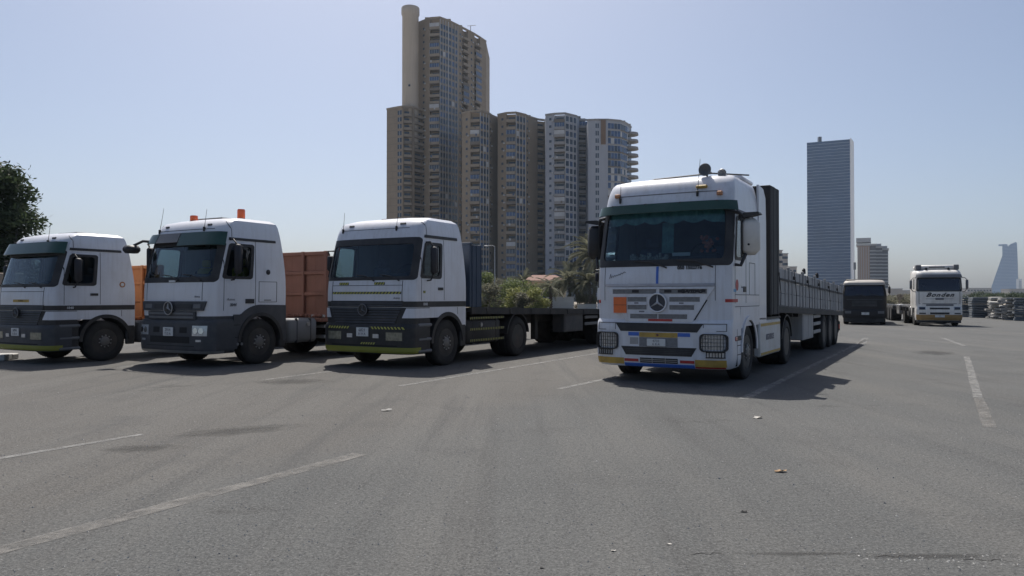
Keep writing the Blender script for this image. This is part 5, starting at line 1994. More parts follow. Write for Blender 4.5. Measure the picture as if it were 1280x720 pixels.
def tower(name, label, Y0, segs, ztop, wall, rail, fh=3.1, depth=26, seed=0, group=None, extra=None, cat='tower', loggl=.1):
    """segs: (pixel from, pixel to, depth from, depth to, kind); the facade follows the pieces' real plan positions"""
    rnd = random.Random(seed)
    pts = []
    for a, b, d0, d1, k in segs:
        pts.append((Vector(((a - 640) / FPX * (Y0 + d0), Y0 + d0, 0)), Vector(((b - 640) / FPX * (Y0 + d1), Y0 + d1, 0)), k))
    org = Vector((sum((p[0].x + p[1].x) for p in pts) / 2 / len(pts), Y0 + depth * .4, 0))
    pts = [(a - org, b - org, k) for a, b, k in pts]
    root = thing(name, label, cat, org, 0, group)
    poly = []
    for a, b, k in pts:
        d = (b - a).normalized()
        n = Vector((-d.y, d.x, 0))
        rec = 1.7 if k in ('loggia', 'balcony') else 0
        if rec:
            poly += [a, a + n * rec, b + n * rec, b]
        else:
            poly += [a, b]
    clean = []
    for p in poly:
        if not clean or (p - clean[-1]).length > .02:
            clean.append(p)
    a, b = clean[0], clean[-1]
    clean += [Vector((b.x + 1.0, b.y + depth, 0)), Vector((a.x + .5, b.y + depth, 0))]
    MB().prism([(p.x, p.y) for p in clean], 'z', 0, ztop).build('wall', wall, root)
    cop = MB()
    slab, par, win, blue, frame, dark = MB(), MB(), MB(), MB(), MB(), MB()

    def obox(mb, a, d, n, s0, s1, n0, n1, z0, z1):
        P = [a + d * s0 + n * n0, a + d * s1 + n * n0, a + d * s1 + n * n1, a + d * s0 + n * n1]
        vs = [(p.x, p.y, z0) for p in P] + [(p.x, p.y, z1) for p in P]
        mb.add(vs, [(0, 3, 2, 1), (4, 5, 6, 7), (0, 1, 5, 4), (1, 2, 6, 5), (2, 3, 7, 6), (3, 0, 4, 7)])
    nf = int(ztop / fh)
    for a, b, k in pts:
        d = (b - a)
        ln = d.length
        d = d.normalized()
        n = Vector((d.y, -d.x, 0))          # outwards
        obox(cop, a, d, n, -.1, ln + .1, -.6, .18, ztop - .05, ztop + .75)
        if k == 'win':
            for s in (0.02, .36, .69, .98):
                obox(frame, a, d, n, ln * s - .12, ln * s + .12, -.1, .16, 2, ztop - .3)
        if k == 'brown':
            obox(dark, a, d, n, .1, ln - .1, -.1, .08, ztop - 11, ztop - .5)
        for f in range(1, nf):
            z = f * fh
            if k == 'dots':
                w = .55
                c = ln * .55
                obox(win, a, d, n, c - w, c + w, -.2, .03, z + 1.1, z + 2.1)
                obox(par, a, d, n, c - w - .1, c + w + .1, -.1, .12, z + .95, z + 1.08)
                if rnd.random() < .4:
                    obox(frame, a, d, n, c + .75, c + 1.55, -.05, .45, z + .5, z + 1.05)
            elif k == 'hole':
                obox(win, a, d, n, ln * .12, ln * .88, -.2, .03, z + .6, z + 2.5)
                obox(frame, a, d, n, ln * .5 - .08, ln * .5 + .08, -.1, .10, z + .6, z + 2.5)
            elif k == 'win':
                for s0, s1 in ((.06, .31), (.41, .64), (.74, .94)):
                    m = blue if rnd.random() < .25 else win
                    if rnd.random() < .06:
                        m = frame
                    obox(m, a, d, n, ln * s0, ln * s1, -.2, .03, z + .5, z + 2.6)
                obox(par, a, d, n, 0, ln, -.1, .06, z - .12, z + .12)
            elif k in ('balcony', 'loggia'):
                out = 1.0 if k == 'balcony' else .1
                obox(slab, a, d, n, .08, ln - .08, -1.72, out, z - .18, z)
                obox(par if rnd.random() < .8 else slab, a, d, n, .1, ln - .1, out - .16, out + .02, z, z + 1.1)
                if k == 'balcony':
                    for s in (.1, ln - .22):
                        obox(par, a, d, n, s, s + .12, -.1, out - .16, z, z + 1.08)
                obox(win, a, d, n, ln * .15, ln * .85, -1.72, -1.6, z + .1, z + 2.4)
                if k == 'balcony' and rnd.random() < .35:
                    e = rnd.uniform(.3, ln - 1.2)
                    obox(rnd.choice((frame, slab, blue)), a, d, n, e, e + rnd.uniform(.5, .9), out + .03, out + .10, z + .35, z + 1.2)
                q = rnd.random()
                if q < (.42 if k == 'balcony' else loggl):
                    g = blue if q < .24 else (win if q < .34 else frame)
                    nq = max(2, int(ln / 1.1))
                    for i in range(nq):
                        obox(g, a, d, n, .14 + (ln - .28) * i / nq + .05, .14 + (ln - .28) * (i + 1) / nq - .05, out - .12, out - .04, z + 1.14, z + fh - .32)
                    for i in range(nq + 1):
                        obox(frame, a, d, n, .14 + (ln - .28) * i / nq - .05, .14 + (ln - .28) * i / nq + .05, out - .14, out, z + 1.12, z + fh - .2)
            elif k == 'glaz':
                nq = max(2, int(ln / 1.3))
                for i in range(nq):
                    q = rnd.random()
                    obox(blue if q < .5 else (win if q < .88 else frame), a, d, n, ln * i / nq + .1, ln * (i + 1) / nq - .1, -.2, .04, z + .45, z + fh - .35)
                obox(frame, a, d, n, 0, ln, -.1, .10, z + fh - .33, z + fh - .2)
                obox(slab if rnd.random() < .5 else par, a, d, n, 0, ln, -.1, .14, z - .18, z + .42)
            elif k == 'fin':
                obox(slab, a, d, n, 0, ln, -.1, 2.4, z - .2, z + .05)
                obox(par, a, d, n, 0, ln, 2.2, 2.38, z + .05, z + 1.0)
            elif k == 'line':
                obox(slab, a, d, n, 0, ln, -.05, .05, z - .06, z + .06)
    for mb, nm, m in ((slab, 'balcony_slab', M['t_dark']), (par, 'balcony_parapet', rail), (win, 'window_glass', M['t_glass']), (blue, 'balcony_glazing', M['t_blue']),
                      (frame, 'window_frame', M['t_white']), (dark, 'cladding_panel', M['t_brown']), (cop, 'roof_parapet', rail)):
        if mb.f:
            mb.build(nm, m, root, kind='stuff' if nm not in ('cladding_panel',) else None)
    rf = MB()
    for i in range(5):
        a, b, k = pts[rnd.randrange(len(pts))]
        c = (a + b) / 2
        w_ = rnd.uniform(.8, 1.8)
        rf.box(c.x - w_, c.x + w_, c.y + 5, c.y + 9, ztop, ztop + rnd.uniform(.9, 2.2))
    rf.build('roof_plant', M['t_dark'], root, kind='stuff')
    if extra:
        extra(root, org)
    return root


YT = 318.


def cyl_x(root, org):
    c = at(512.5, 352, 0) - org
    MB().lathe([(3.75, 70), (3.75, zz(18, 352) - .5), (4.15, zz(17, 352)), (4.15, zz(9, 352)), (3.9, zz(8, 352)), (0, zz(8, 352))], (c.x, c.y, 0), 'z', 40).build('stair_shaft', M['t_beige2'], root, 40)
    MB().box(c.x - .4, c.x + .5, c.y - 3.9, c.y - 3.3, zz(110, 352), zz(107.5, 352)).build('vent_opening', M['t_glass'], root)


def top_x(root, org):
    mb = MB()
    for px, Y, z0, z1, w in ((541, 352, zz(24, 352), zz(17, 352), 3.5), (553, 356, zz(26, 356), zz(19, 356), 4), (570, 364, zz(36, 364), zz(27, 364), 3)):
        c = at(px, Y + 6) - org
        mb.box(c.x - w, c.x + w, c.y - 3, c.y + 3, z0 - 6, z1)
    mb.build('penthouse', M['t_beige'], root)
    c = at(588, 372) - org
    a = MB()
    a.cyl((c.x, c.y, zz(45, 372) - 3), (c.x, c.y, zz(31, 372)), .18, 6)
    a.cyl((c.x - 1.6, c.y, zz(31, 372)), (c.x + 2.6, c.y, zz(30, 372)), .14, 6)
    a.build('roof_mast', M['t_white'], root)


G = 'high-rise apartment towers of the beachfront block'
# receding right wing of the tallest tower steps down with distance
zB = zz(21, 349)
tower('apartment_tower', 'tallest beige apartment tower with pale round stair shaft above its left shoulder', 349,
      [(520, 537, 8, 1, 'dots'), (537, 549.5, 1, 0, 'balcony'), (549.5, 560, 0, 4, 'win'), (560, 572, 4, 10, 'win'), (572, 577.5, 10, 13, 'dots'), (577.5, 584.5, 13, 17, 'balcony'), (584.5, 593, 17, 22, 'dots'), (593, 600, 22, 27, 'balcony'), (600, 607.5, 27, 33, 'line')],
      zB, M['t_beige'], M['t_rail'], seed=1, group=G, extra=lambda r, o: (cyl_x(r, o), top_x(r, o)))
tower('apartment_tower', 'lower beige block at left end with rows of deep square openings', 346,
      [(483, 496, 5, 1.5, 'line'), (496, 502.5, 1.5, 0, 'hole'), (502.5, 504, 0, 0, 'plain'), (504, 515, 0, 1, 'loggia'), (515, 518, 1, 2, 'plain'), (518, 530, 2, 7, 'loggia')],
      zz(134, 347), M['t_beige'], M['t_rail'], seed=2, group=G, depth=20, loggl=0.)
tower('apartment_tower', 'first beige tower in front of the tallest one, blue glazed balcony near its top', YT,
      [(577.5, 588, 4, .8, 'dots'), (588, 600, .8, 0, 'balcony'), (600, 611, 0, 4, 'win'), (611, 615, 4, 8, 'dots'), (615, 622.5, 8, 13, 'plain')],
      zz(139, YT), M['t_beige'], M['t_rail'], seed=3, group=G)
tower('apartment_tower', 'second beige tower with dark loggia stripe on its right, left of the grey tower', YT,
      [(622, 633, 4, .8, 'dots'), (633, 645, .8, 0, 'balcony'), (645, 657, 0, 4, 'win'), (657, 661, 4, 7, 'dots'), (661, 672, 7, 12, 'plain'), (672, 682.5, 12, 14, 'loggia')],
      zz(141, YT), M['t_beige'], M['t_rail'], seed=4, group=G)
tower('apartment_tower', 'blue-grey apartment tower with central balconies between beige tower and the white one', YT,
      [(682, 693, 3, .8, 'dots'), (693, 706.5, .8, 0, 'balcony'), (706.5, 721, 0, 5, 'win'), (721, 724, 5, 9, 'plain'), (724, 735.5, 11, 12, 'loggia')],
      zz(142, YT), M['t_grey'], M['t_railg'], seed=5, group=G)


def brown_x(root, org):
    a, b = at(751.5, YT - .3) - org, at(757.5, YT - .3) - org
    MB().box(a.x, b.x, a.y - .1, a.y + .6, zz(180, YT), zz(149, YT)).build('cladding_panel', M['t_brown'], root)
    # slim curved balconies that stick out at the right end
    for f in range(8, 24):
        z = f * 3.1
        c = at(788, YT + 12) - org
        MB().lathe([(0, z), (3.6, z), (3.6, z + .25), (3.4, z + 1.05), (3.3, z + 1.05), (3.3, z + .3), (0, z + .3)], (c.x, c.y, 0), 'z', 20).build('curved_balcony', M['t_railg'], root)


tower('apartment_tower', 'whitish tower at the right end with brown panel and curved balconies jutting out', YT,
      [(735.5, 744, 1, 0, 'plain'), (744, 749.5, 0, 0, 'hole'), (749.5, 760, 0, 0, 'plain'), (760, 776, 0, 2, 'glaz'), (776, 784, 2, 7, 'glaz'), (784, 789.5, 7, 14, 'glaz')],
      zz(150, YT), M['t_grey'], M['t_railg'], seed=6, group=G, extra=brown_x)

# far glass slab
M['f_glass'] = mat('blue_curtain_wall', (.022, .062, .15), .25, var=.3, scale=.02, spec=.5)
M['f_spand'] = mat('pale_spandrel', (.20, .26, .38), .6, var=.15, scale=.03)
M['f_white'] = mat('white_tower_edge', (.78, .80, .83), .6, var=.04, scale=.02)
M['f_brown'] = mat('brown_stone_front', (.27, .205, .17), .8, var=.06, scale=.03)
M['f_grey'] = mat('grey_balcony_front', (.30, .32, .35), .8, var=.1, scale=.04)
M['f_dark'] = mat('dark_window_band', (.085, .095, .12), .4, var=.2, scale=.05)


def glass_slab():
    Y = 900.
    o = at(1037, Y)
    root = thing('glass_tower', 'tall blue glass slab tower with fine floor lines standing alone on the skyline', 'tower', o)
    a, b = at(1009.5, Y + 14) - o, at(1063.5, Y - 10) - o
    za, zb = zz(178, Y + 14), zz(173.5, Y - 10)
    dirn = (b - a).normalized()
    n = Vector((dirn.y, -dirn.x, 0))
    D = 26
    P = [a, b, b - n * D, a - n * D]
    top = [za, zb, zb, za]
    vs = [(p.x, p.y, 0) for p in P] + [(p.x, p.y, z) for p, z in zip(P, top)]
    MB().add(vs, [(0, 1, 5, 4), (1, 2, 6, 5), (2, 3, 7, 6), (3, 0, 4, 7), (4, 5, 6, 7)]).build('curtain_wall', M['f_glass'], root)
    ln = (b - a).length
    bands = MB()
    rnd = random.Random(2)
    N_ = 52
    nb = 7
    for f in range(1, N_):
        for i in range(nb):
            s0, s1 = ln * i / nb, ln * (i + 1) / nb
            t = (s0 + s1) / 2 / ln
            zt = za + (zb - za) * t
            z = zt * f / N_ + rnd.uniform(-.25, .25)
            th = rnd.uniform(.45, .75)
            q = [a + dirn * s0 + n * .02, a + dirn * s1 + n * .02, a + dirn * s1 + n * .5, a + dirn * s0 + n * .5]
            bands.add([(p.x, p.y, z) for p in q] + [(p.x, p.y, z + th) for p in q], [(0, 3, 2, 1), (4, 5, 6, 7), (2, 3, 7, 6), (1, 2, 6, 5), (3, 0, 4, 7)])
    bands.build('floor_band', M['f_spand'], root, kind='stuff')
    e = MB()
    q = [b + n * .3, b + dirn * 1.3 + n * .3, b + dirn * 1.3 - n * D, b - n * D]
    e.add([(p.x, p.y, 0) for p in q] + [(p.x, p.y, zb + 1) for p in q], [(0, 1, 5, 4), (1, 2, 6, 5), (2, 3, 7, 6), (3, 0, 4, 7), (4, 5, 6, 7)])
    e.build('end_frame', M['f_white'], root)
    c = at(1025.5, Y + 15) - o
    MB().box(c.x - 1.7, c.x + 1.7, c.y - 2, c.y + 2, za - 2, zz(170.5, Y + 14)).build('roof_plant', M['f_dark'], root)


glass_slab()


def hotel():
    Y = 720.
    o = at(1090, Y)
    root = thing('hotel_block', 'brown and grey mid-rise block with stepped overhanging roof beside the glass tower', 'building', o)
    zt = zz(303, Y)
    ang = math.atan2(o.x, o.y)
    root.rotation_euler = (0, 0, -ang)

    def bx(mb, p0, p1, dy0, dy1, z0, z1):
        a, b = (at(p0, Y) - o) * math.cos(ang), (at(p1, Y) - o) * math.cos(ang)
        mb.box(a.x, b.x, dy0, dy1, z0, z1)
    m = MB()
    bx(m, 1072, 1087.5, -2, 20, 0, zt - 2)
    m.build('wall', M['f_brown'], root)
    m = MB()
    lines = MB()
    for i in range(5):
        x = 1073.5 + i * 3
        bx(lines, x, x + .7, -2.15, -2.0, 4, zt - 4)
    lines.build('pilaster', M['f_grey'], root, kind='stuff')
    m = MB()
    bal = MB()
    for k, (p0, p1, dy) in enumerate(((1087.5, 1095, 0), (1095, 1103, 4), (1103, 1110.5, 8))):
        h = zt - 3 - k * 2.0
        bx(m, p0, p1, dy, 24, 0, h)
        for f in range(1, int(h / 3.2)):
            bx(bal, p0, p1 + .3, dy - 1.3, dy - .003, f * 3.2, f * 3.2 + 1.15)
        cc = MB()
        bx(cc, p0 - (0 if k else 17), p1 + 1, dy - 2.6, 24.5, h + .01, h + 1.6)
        cc.build('roof_eave', M['f_grey'], root)
        if k == 0:
            cc = MB()
            bx(cc, 1070.5, 1089, -4.0, 20, zt + .2, zt + 4.2)
            cc.build('roof_eave', M['f_grey'], root)
        else:
            cc = MB()
            bx(cc, p0 - 2, p1 - 1, dy + 2, 22, h + 1.6, h + 4)
            cc.build('roof_plant', M['f_grey'], root)
    m.build('wall', M['f_dark'], root)
    bal.build('balcony_parapet', M['f_grey'], root, kind='stuff')


hotel()
# pylon between the two
o = at(1068.6, 640)
py_ = thing('slim_mast', 'slim grey mast between the glass tower and the brown block', 'mast', o)
MB().cyl((0, 0, 0), (0, 0, zz(330, 640)), .5, 8, .35).build('pole', M['f_dark'], py_)
MB().box(-.8, .8, -.6, .6, zz(337, 640), zz(328, 640)).build('head', M['f_dark'], py_)


def sail():
    Y = 2600.
    o = at(1256, Y)
    root = thing('sail_tower', 'hazy blue sail-shaped tower with round helipad on its left top', 'tower', o)
    ang = math.atan2(o.x, o.y)
    root.rotation_euler = (0, 0, -ang)
    pts = [(1238.5, 372), (1238.5, 361), (1241, 354), (1244.5, 344), (1248.5, 333), (1252, 323), (1253.3, 320), (1253.3, 307), (1259.5, 307.5), (1261, 308.5), (1263, 306), (1269.5, 303.5), (1271.5, 304.2), (1272.2, 325), (1273, 372)]
    poly = []
    for px, py in pts:
        p = at(px, Y) - o
        poly.append((p.x * math.cos(ang), zz(py, Y) if py < 372 else 0))
    MB().prism(poly, 'y', -20, 25).build('wall', M['f_sail'], root)
    c = (at(1254, Y) - o) * math.cos(ang)
    MB().cyl((c.x, -8, zz(307.5, Y)), (c.x, -8, zz(305.6, Y)), 13, 24).build('helipad', M['f_sail'], root)
    ln = MB()
    for f in range(2, 38):
        z = f * 4.9
        xs = []
        for i in range(len(poly)):
            (x0, z0), (x1, z1) = poly[i], poly[(i + 1) % len(poly)]
            if (z0 - z) * (z1 - z) < 0:
                xs.append(x0 + (x1 - x0) * (z - z0) / (z1 - z0))
        if len(xs) >= 2:
            ln.box(min(xs) + 1, max(xs) - 1, -20.6, -20.01, z, z + 1.2)
    ln.build('floor_band', M['f_spand'], root, kind='stuff')


M['f_sail'] = mat('sail_tower_glass', (.07, .13, .26), .4, var=.1, scale=.01)
sail()
o = at(1275.5, 2300)
ob = thing('office_block', 'small hazy tower with open crown right of the sail-shaped one', 'building', o)
MB().box(-4.5, 4.5, 0, 12, 0, zz(351, 2300)).build('wall', M['f_grey'], ob)
for x in (-4.4, 3.0):
    MB().box(x, x + 1.4, 0, 12, zz(351, 2300), zz(348.5, 2300)).build('crown', M['f_grey'], ob)

M['low_pale'] = mat('pale_far_render', (.36, .35, .34), .85, var=.1, scale=.05)


def lowrise(px0, px1, Y, pytop, label, wall='low_pale', depth=14, storeys=None, roof=True):
    a, b = at(px0, Y), at(px1, Y)
    o = (a + b) / 2
    w = (b - a).x / 2
    h = zz(pytop, Y)
    root = thing('low_building', label, 'building', o)
    MB().box(-w, w, 0, depth, 0, h).build('wall', M[wall], root)
    MB().box(-w - .3, w + .3, -.3, depth + .3, h + .005, h + .5).build('roof_parapet', M['f_grey'], root)
    n = storeys or max(1, int(h / 3.6))
    mb = MB()
    k = max(2, int(w * 2 / 3.4))
    for f in range(n):
        for i in range(k):
            x = -w + (i + .5) * 2 * w / k
            mb.box(x - .8, x + .8, -.06, .2, f * h / n + 1.0, f * h / n + 2.4)
    mb.build('window', M['t_glass'], root, kind='stuff')
    return root


lowrise(1112, 1128, 520, 361.5, 'long low hazy building directly right of the brown block')
lowrise(1127, 1141, 600, 363.5, 'lower pale building behind the bare dusty tree')
lowrise(1209, 1240, 900, 360.5, 'long low pale building at the left foot of the sail-shaped tower')
lowrise(1200, 1216, 700, 365, 'flat pale building right behind the mirror of the lettered truck')
lowrise(1262, 1300, 800, 361.5, 'long low hazy building at the right foot of the sail-shaped tower')
lowrise(973, 978, 420, 313.5, 'narrow pale apartment block seen just over the headboard of the long trailer', depth=10)
lowrise(978.2, 985, 440, 317.5, 'slightly lower pale apartment block over the drop-side trailer')
lowrise(985.6, 996, 470, 334, 'lowest pale block over the drop-side trailer, left of the glass tower')

# red-roofed house
M['tile'] = mat('red_clay_tile', (.19, .095, .07), .85, var=.2, scale=2, dirt=((.24, .13, .1), .4, 1))
M['cream'] = mat('cream_house_render', (.42, .34, .24), .85, var=.08, scale=.6)
o = at(681, 132)
hs = thing('house', 'small cream house with red tiled hip roof among the shrubs below the grey tower', 'house', o)
hz = zz(350.5, 132)
MB().box(-3.6, 3.6, 0, 7, 0, hz).build('wall', M['cream'], hs)
rt = zz(343, 132)
MB().add([(-4, -.5, hz), (4, -.5, hz), (4, 7.5, hz), (-4, 7.5, hz), (-2, 3.5, rt), (2, 3.5, rt)], [(0, 1, 5, 4), (1, 2, 5), (2, 3, 4, 5), (3, 0, 4), (0, 3, 2, 1)]).build('roof', M['tile'], hs)
for x in (-2.2, 0, 2.2):
    MB().box(x - .5, x + .5, -.05, .1, 1.4, 2.6).build('window', M['t_glass'], hs)
MB().box(-3.9, 3.9, -.45, 7.4, hz - .25, hz - .004).build('eave', M['cream'], hs)

# concrete barriers, walls
M['conc'] = mat('white_concrete', (.50, .49, .46), .9, var=.1, scale=1.2, dirt=((.3, .27, .22), .4, 1.5))
M['conc2'] = mat('grey_plaster_wall', (.30, .28, .25), .9, var=.15, scale=.8, dirt=((.2, .18, .15), .5, 1))
for p0, p1, Y, py, lab in ((683.5, 688.4, 88, 371.3, 'narrow white concrete block at the left end of the barrier wall'), (688.8, 717.5, 88, 371, 'wide white concrete wall block seen over the flatbed deck'), (722, 746, 90, 380, 'low pale concrete wall right of the wide white block')):
    a, b = at(p0, Y), at(p1, Y)
    w = (b - a).x / 2
    o = thing('concrete_wall', lab, 'wall', (a + b) / 2)
    h = zz(py, Y)
    k = max(1, int(w * 2 / 1.6))
    for i in range(k):
        MB().box(-w + i * 2 * w / k, -w + (i + 1) * 2 * w / k - .02, 0, .35, 0, h - .06, .02).build('panel', M['conc'], o)
    MB().box(-w - .03, w + .03, -.03, .38, h - .055, h, .01).build('coping', M['conc'], o)
a, b = at(632, 104), at(652, 104)
o = thing('plaster_wall', 'grey plaster wall half hidden in the shrubs beside the lamp post', 'wall', (a + b) / 2)
w = (b - a).x / 2
MB().box(-w, w, 0, .3, 0, zz(357, 104)).build('wall', M['conc2'], o)
MB().box(-w - .05, w + .05, -.05, .35, zz(357, 104) + .003, zz(357, 104) + .12).build('coping', M['conc2'], o)

# stone block wall and kerb at far left
M['block'] = mat('beige_block', (.36, .29, .22), .9, var=.2, scale=2, bump=.3, bscale=12)
bmesh_ = MB().box(-.5, .5, -.5, .5, -.5, .5, .06).mesh('block', M['block'])
o = thing('block_wall', 'beige stone block wall at the left edge behind the leftmost truck', 'wall', at(-16, 29), 0)
rnd = random.Random(8)
for r_ in range(5):
    for i in range(4):
        q = link('block', bmesh_, o)
        q.location = (-1.6 + i * .82 + (.4 if r_ % 2 else 0), rnd.uniform(-.04, .04), .24 + r_ * .49)
        q.scale = (.79 * rnd.uniform(.95, 1), .6, .46 * rnd.uniform(.93, 1))
for i, (px, py, ln) in enumerate(((8, 449.0, .45), (-14, 451.0, .8))):
    q = MB().box(-ln / 2, ln / 2, -.15, .15, 0, .14, .02).build('kerb_stone', M['conc'])
    q.location = gp(px, py)
    q.rotation_euler = (0, 0, R(8 + 6 * i))
    tag(q, ['loose white kerb stone on the asphalt by the leftmost truck bumper', 'second loose kerb stone cut by the left picture edge'][i], 'kerb stone')

# lamp posts
M['galv'] = mat('galvanised_steel', (.36, .37, .38), .5, .5, var=.1)
for px, Y, py, lab, dxx in ((618.5, 100, 307, 'tall grey lamp post rising from the shrubs in front of the beige towers', -.9), (392.5, 106, 316, 'lamp post head showing just over the rust brown tipper', -.6)):
    o = thing('street_lamp', lab, 'lamp post', at(px, Y))
    h = zz(py, Y)
    MB().cyl((0, 0, 0), (0, 0, h - .4), .10, 10, .06).build('pole', M['galv'], o, 40)
    MB().tube([(0, 0, h - .42), (0, 0, h - .1), (dxx * .4, 0, h), (dxx, 0, h - .02)], .045, 7).build('arm', M['galv'], o, 50)
    MB().box(min(dxx, dxx - .5), max(dxx, dxx - .5), -.14, .14, h - .12, h + .03, .05).build('lamp_head', M['galv'], o)

# ------------------------------------------------------------------ plants
def leaf_mat(name, col, var=.45):
    m = mat(name, col, .65, var=var, scale=1.3, spec=.3)
    nt = m.node_tree
    b = nt.nodes['Principled BSDF']
    src = b.inputs['Base Color'].links[0].from_socket
    tl = nt.nodes.new('ShaderNodeBsdfTranslucent')
    nt.links.new(src, tl.inputs[0])
    ms = nt.nodes.new('ShaderNodeMixShader')
    ms.inputs[0].default_value = .35
    nt.links.new(b.outputs[0], ms.inputs[1])
    nt.links.new(tl.outputs[0], ms.inputs[2])
    nt.links.new(ms.outputs[0], nt.nodes['Material Output'].inputs[0])
    return m


M['leaf_d'] = leaf_mat('dark_tree_leaf', (.05, .072, .035))
M['leaf_g'] = leaf_mat('shrub_leaf', (.14, .17, .06))
M['leaf_y'] = leaf_mat('yellow_green_leaf', (.24, .25, .085))
M['leaf_o'] = leaf_mat('dusty_olive_leaf', (.17, .165, .115))
M['palm'] = leaf_mat('palm_leaflet', (.19, .19, .135))
M['palm_r'] = mat('palm_rib', (.16, .15, .07), .7)
M['bark'] = mat('bark', (.10, .075, .055), .9, var=.3, scale=5, bump=.5, bscale=12)
M['twig'] = mat('dry_twig', (.17, .145, .12), .9, var=.3, scale=4)


def leaves(clumps, n, size, seed, flat=.5):
    """many small leaf faces spread through uneven clumps (centre, radii)"""
    g = np.random.default_rng(seed)
    k = len(clumps)
    vol = np.array([c[1][0] * c[1][1] * c[1][2] for c in clumps]) ** .7
    idx = g.choice(k, n, p=vol / vol.sum())
    C = np.array([c[0] for c in clumps], float)[idx]
    Rr = np.array([c[1] for c in clumps], float)[idx]
    d = g.normal(size=(n, 3))
    d /= np.linalg.norm(d, axis=1, keepdims=True)
    rad = (.45 + .55 * g.random((n, 1)) ** .6) * (1 + .18 * g.normal(size=(n, 1)))
    P = C + d * Rr * rad
    t1 = g.normal(size=(n, 3))
    t1[:, 2] *= flat
    t1 /= np.linalg.norm(t1, axis=1, keepdims=True)
    up = d + g.normal(size=(n, 3)) * .6
    t2 = np.cross(t1, up)
    t2 /= np.linalg.norm(t2, axis=1, keepdims=True) + 1e-9
    s = size * (.6 + .8 * g.random((n, 1)))
    V = np.stack([P - t1 * s, P - t2 * s * .38, P + t1 * s, P + t2 * s * .38], 1).reshape(-1, 3)
    F = np.arange(n * 4).reshape(-1, 4)
    return V, F


def np_mesh(name, V, F, m):
    me = bpy.data.meshes.new(name)
    me.vertices.add(len(V))
    me.vertices.foreach_set('co', np.ascontiguousarray(V, np.float32).ravel())
    me.loops.add(F.size)
    me.loops.foreach_set('vertex_index', np.ascontiguousarray(F, np.int32).ravel())
    me.polygons.add(len(F))
    me.polygons.foreach_set('loop_start', np.arange(0, F.size, F.shape[1], dtype=np.int32))
    me.update(calc_edges=True)
    me.materials.append(m)
    return me


def tree(name, label, cat, loc, h, r, n, size, m, seed, trunk=.16, low=.25, group=None, squash=1., nlimb=7, nclump=16):
    rnd = random.Random(seed)
    root = thing(name, label, cat, loc, 0, group)
    tk = MB()
    tip = Vector((rnd.uniform(-.1, .1) * r, rnd.uniform(-.1, .1) * r, h * .62))
    tk.tube([(0, 0, -.1), (tip.x * .3, tip.y * .3, h * .3), tip], [trunk, trunk * .75, trunk * .4], 8)
    clumps = []
    for i in range(nlimb):
        a = 2 * math.pi * (i + rnd.random() * .6) / nlimb
        z0 = h * rnd.uniform(low * .8, .5)
        z1 = h * rnd.uniform(low + .1, .86)
        rr = r * rnd.uniform(.5, .85)
        e = Vector((math.cos(a) * rr, math.sin(a) * rr, z1))
        s = Vector((tip.x * z0 / h, tip.y * z0 / h, z0))
        md = (s + e) / 2 + Vector((0, 0, -.05 * h))
        tk.tube([s, md, e], [trunk * .4, trunk * .25, trunk * .1], 5)
    for i in range(nclump):
        a = rnd.uniform(0, 6.28)
        t = rnd.random()
        z = h * (low + (1 - low) * t)
        prof = math.sin(math.pi * min(1, .18 + .75 * t)) ** .7
        rr = r * prof * rnd.uniform(.2, .8)
        q = r * rnd.uniform(.26, .48)
        clumps.append(((math.cos(a) * rr, math.sin(a) * rr, min(z, h - q * .6)), (q, q, q * .7 * squash)))
    tk.build('trunk', M['bark'], root, 60)
    V, F = leaves(clumps, n, size, seed)
    V[:, 2] = np.maximum(V[:, 2], .03)
    link('crown', np_mesh('crown', V, F, m), root)
    return root


tree('broadleaf_tree', 'tall dark green tree at the left edge behind the leftmost truck', 'tree', at(-20, 46), 9.4, 3.3, 30000, .17, M['leaf_d'], 21, .25, .12, nlimb=9, nclump=46)
SH = [(604, 84, 4.3, 2.0, 'leaf_g', 'round olive shrub just right of the dark blue headboard'), (612, 80, 2.9, 1.7, 'leaf_o', 'dusty low shrub at the foot of the tall lamp post'),
      (626, 90, 3.0, 2.0, 'leaf_g', 'green shrub right of the tall lamp post'), (637, 86, 3.3, 1.9, 'leaf_g', 'taller green shrub in front of the grey plaster wall'),
      (647, 84, 2.6, 1.8, 'leaf_y', 'yellowish shrub below the grey plaster wall'), (662, 88, 3.6, 2.1, 'leaf_g', 'green bushy shrub left of the red-roofed house'),
      (673, 80, 2.5, 1.6, 'leaf_y', 'bright yellow-green shrub in front of the red-roofed house'), (683, 95, 2.9, 1.6, 'leaf_g', 'green shrub behind the narrow white block'),
      (598, 82, 1.9, 1.3, 'leaf_y', 'small yellow shrub low beside the blue headboard'), (655, 82, 2.0, 1.4, 'leaf_o', 'low olive shrub between the yellowish ones'),
      (620, 108, 4.2, 2.0, 'leaf_o', 'olive shrub farther back behind the tall lamp post'), (640, 112, 4.4, 2.2, 'leaf_g', 'tall shrub farther back above the plaster wall'), (733, 96, 1.9, 1.8, 'leaf_o', 'low dusty shrub behind the low pale wall')]
for i, (px, Y, h, r, m, lab) in enumerate(SH):
    tree('shrub', lab, 'shrub', at(px, Y), h, r, 2600, .13, M[m], 40 + i, .06, .06, 'shrubs behind the flatbed trailer', nlimb=5, nclump=18)

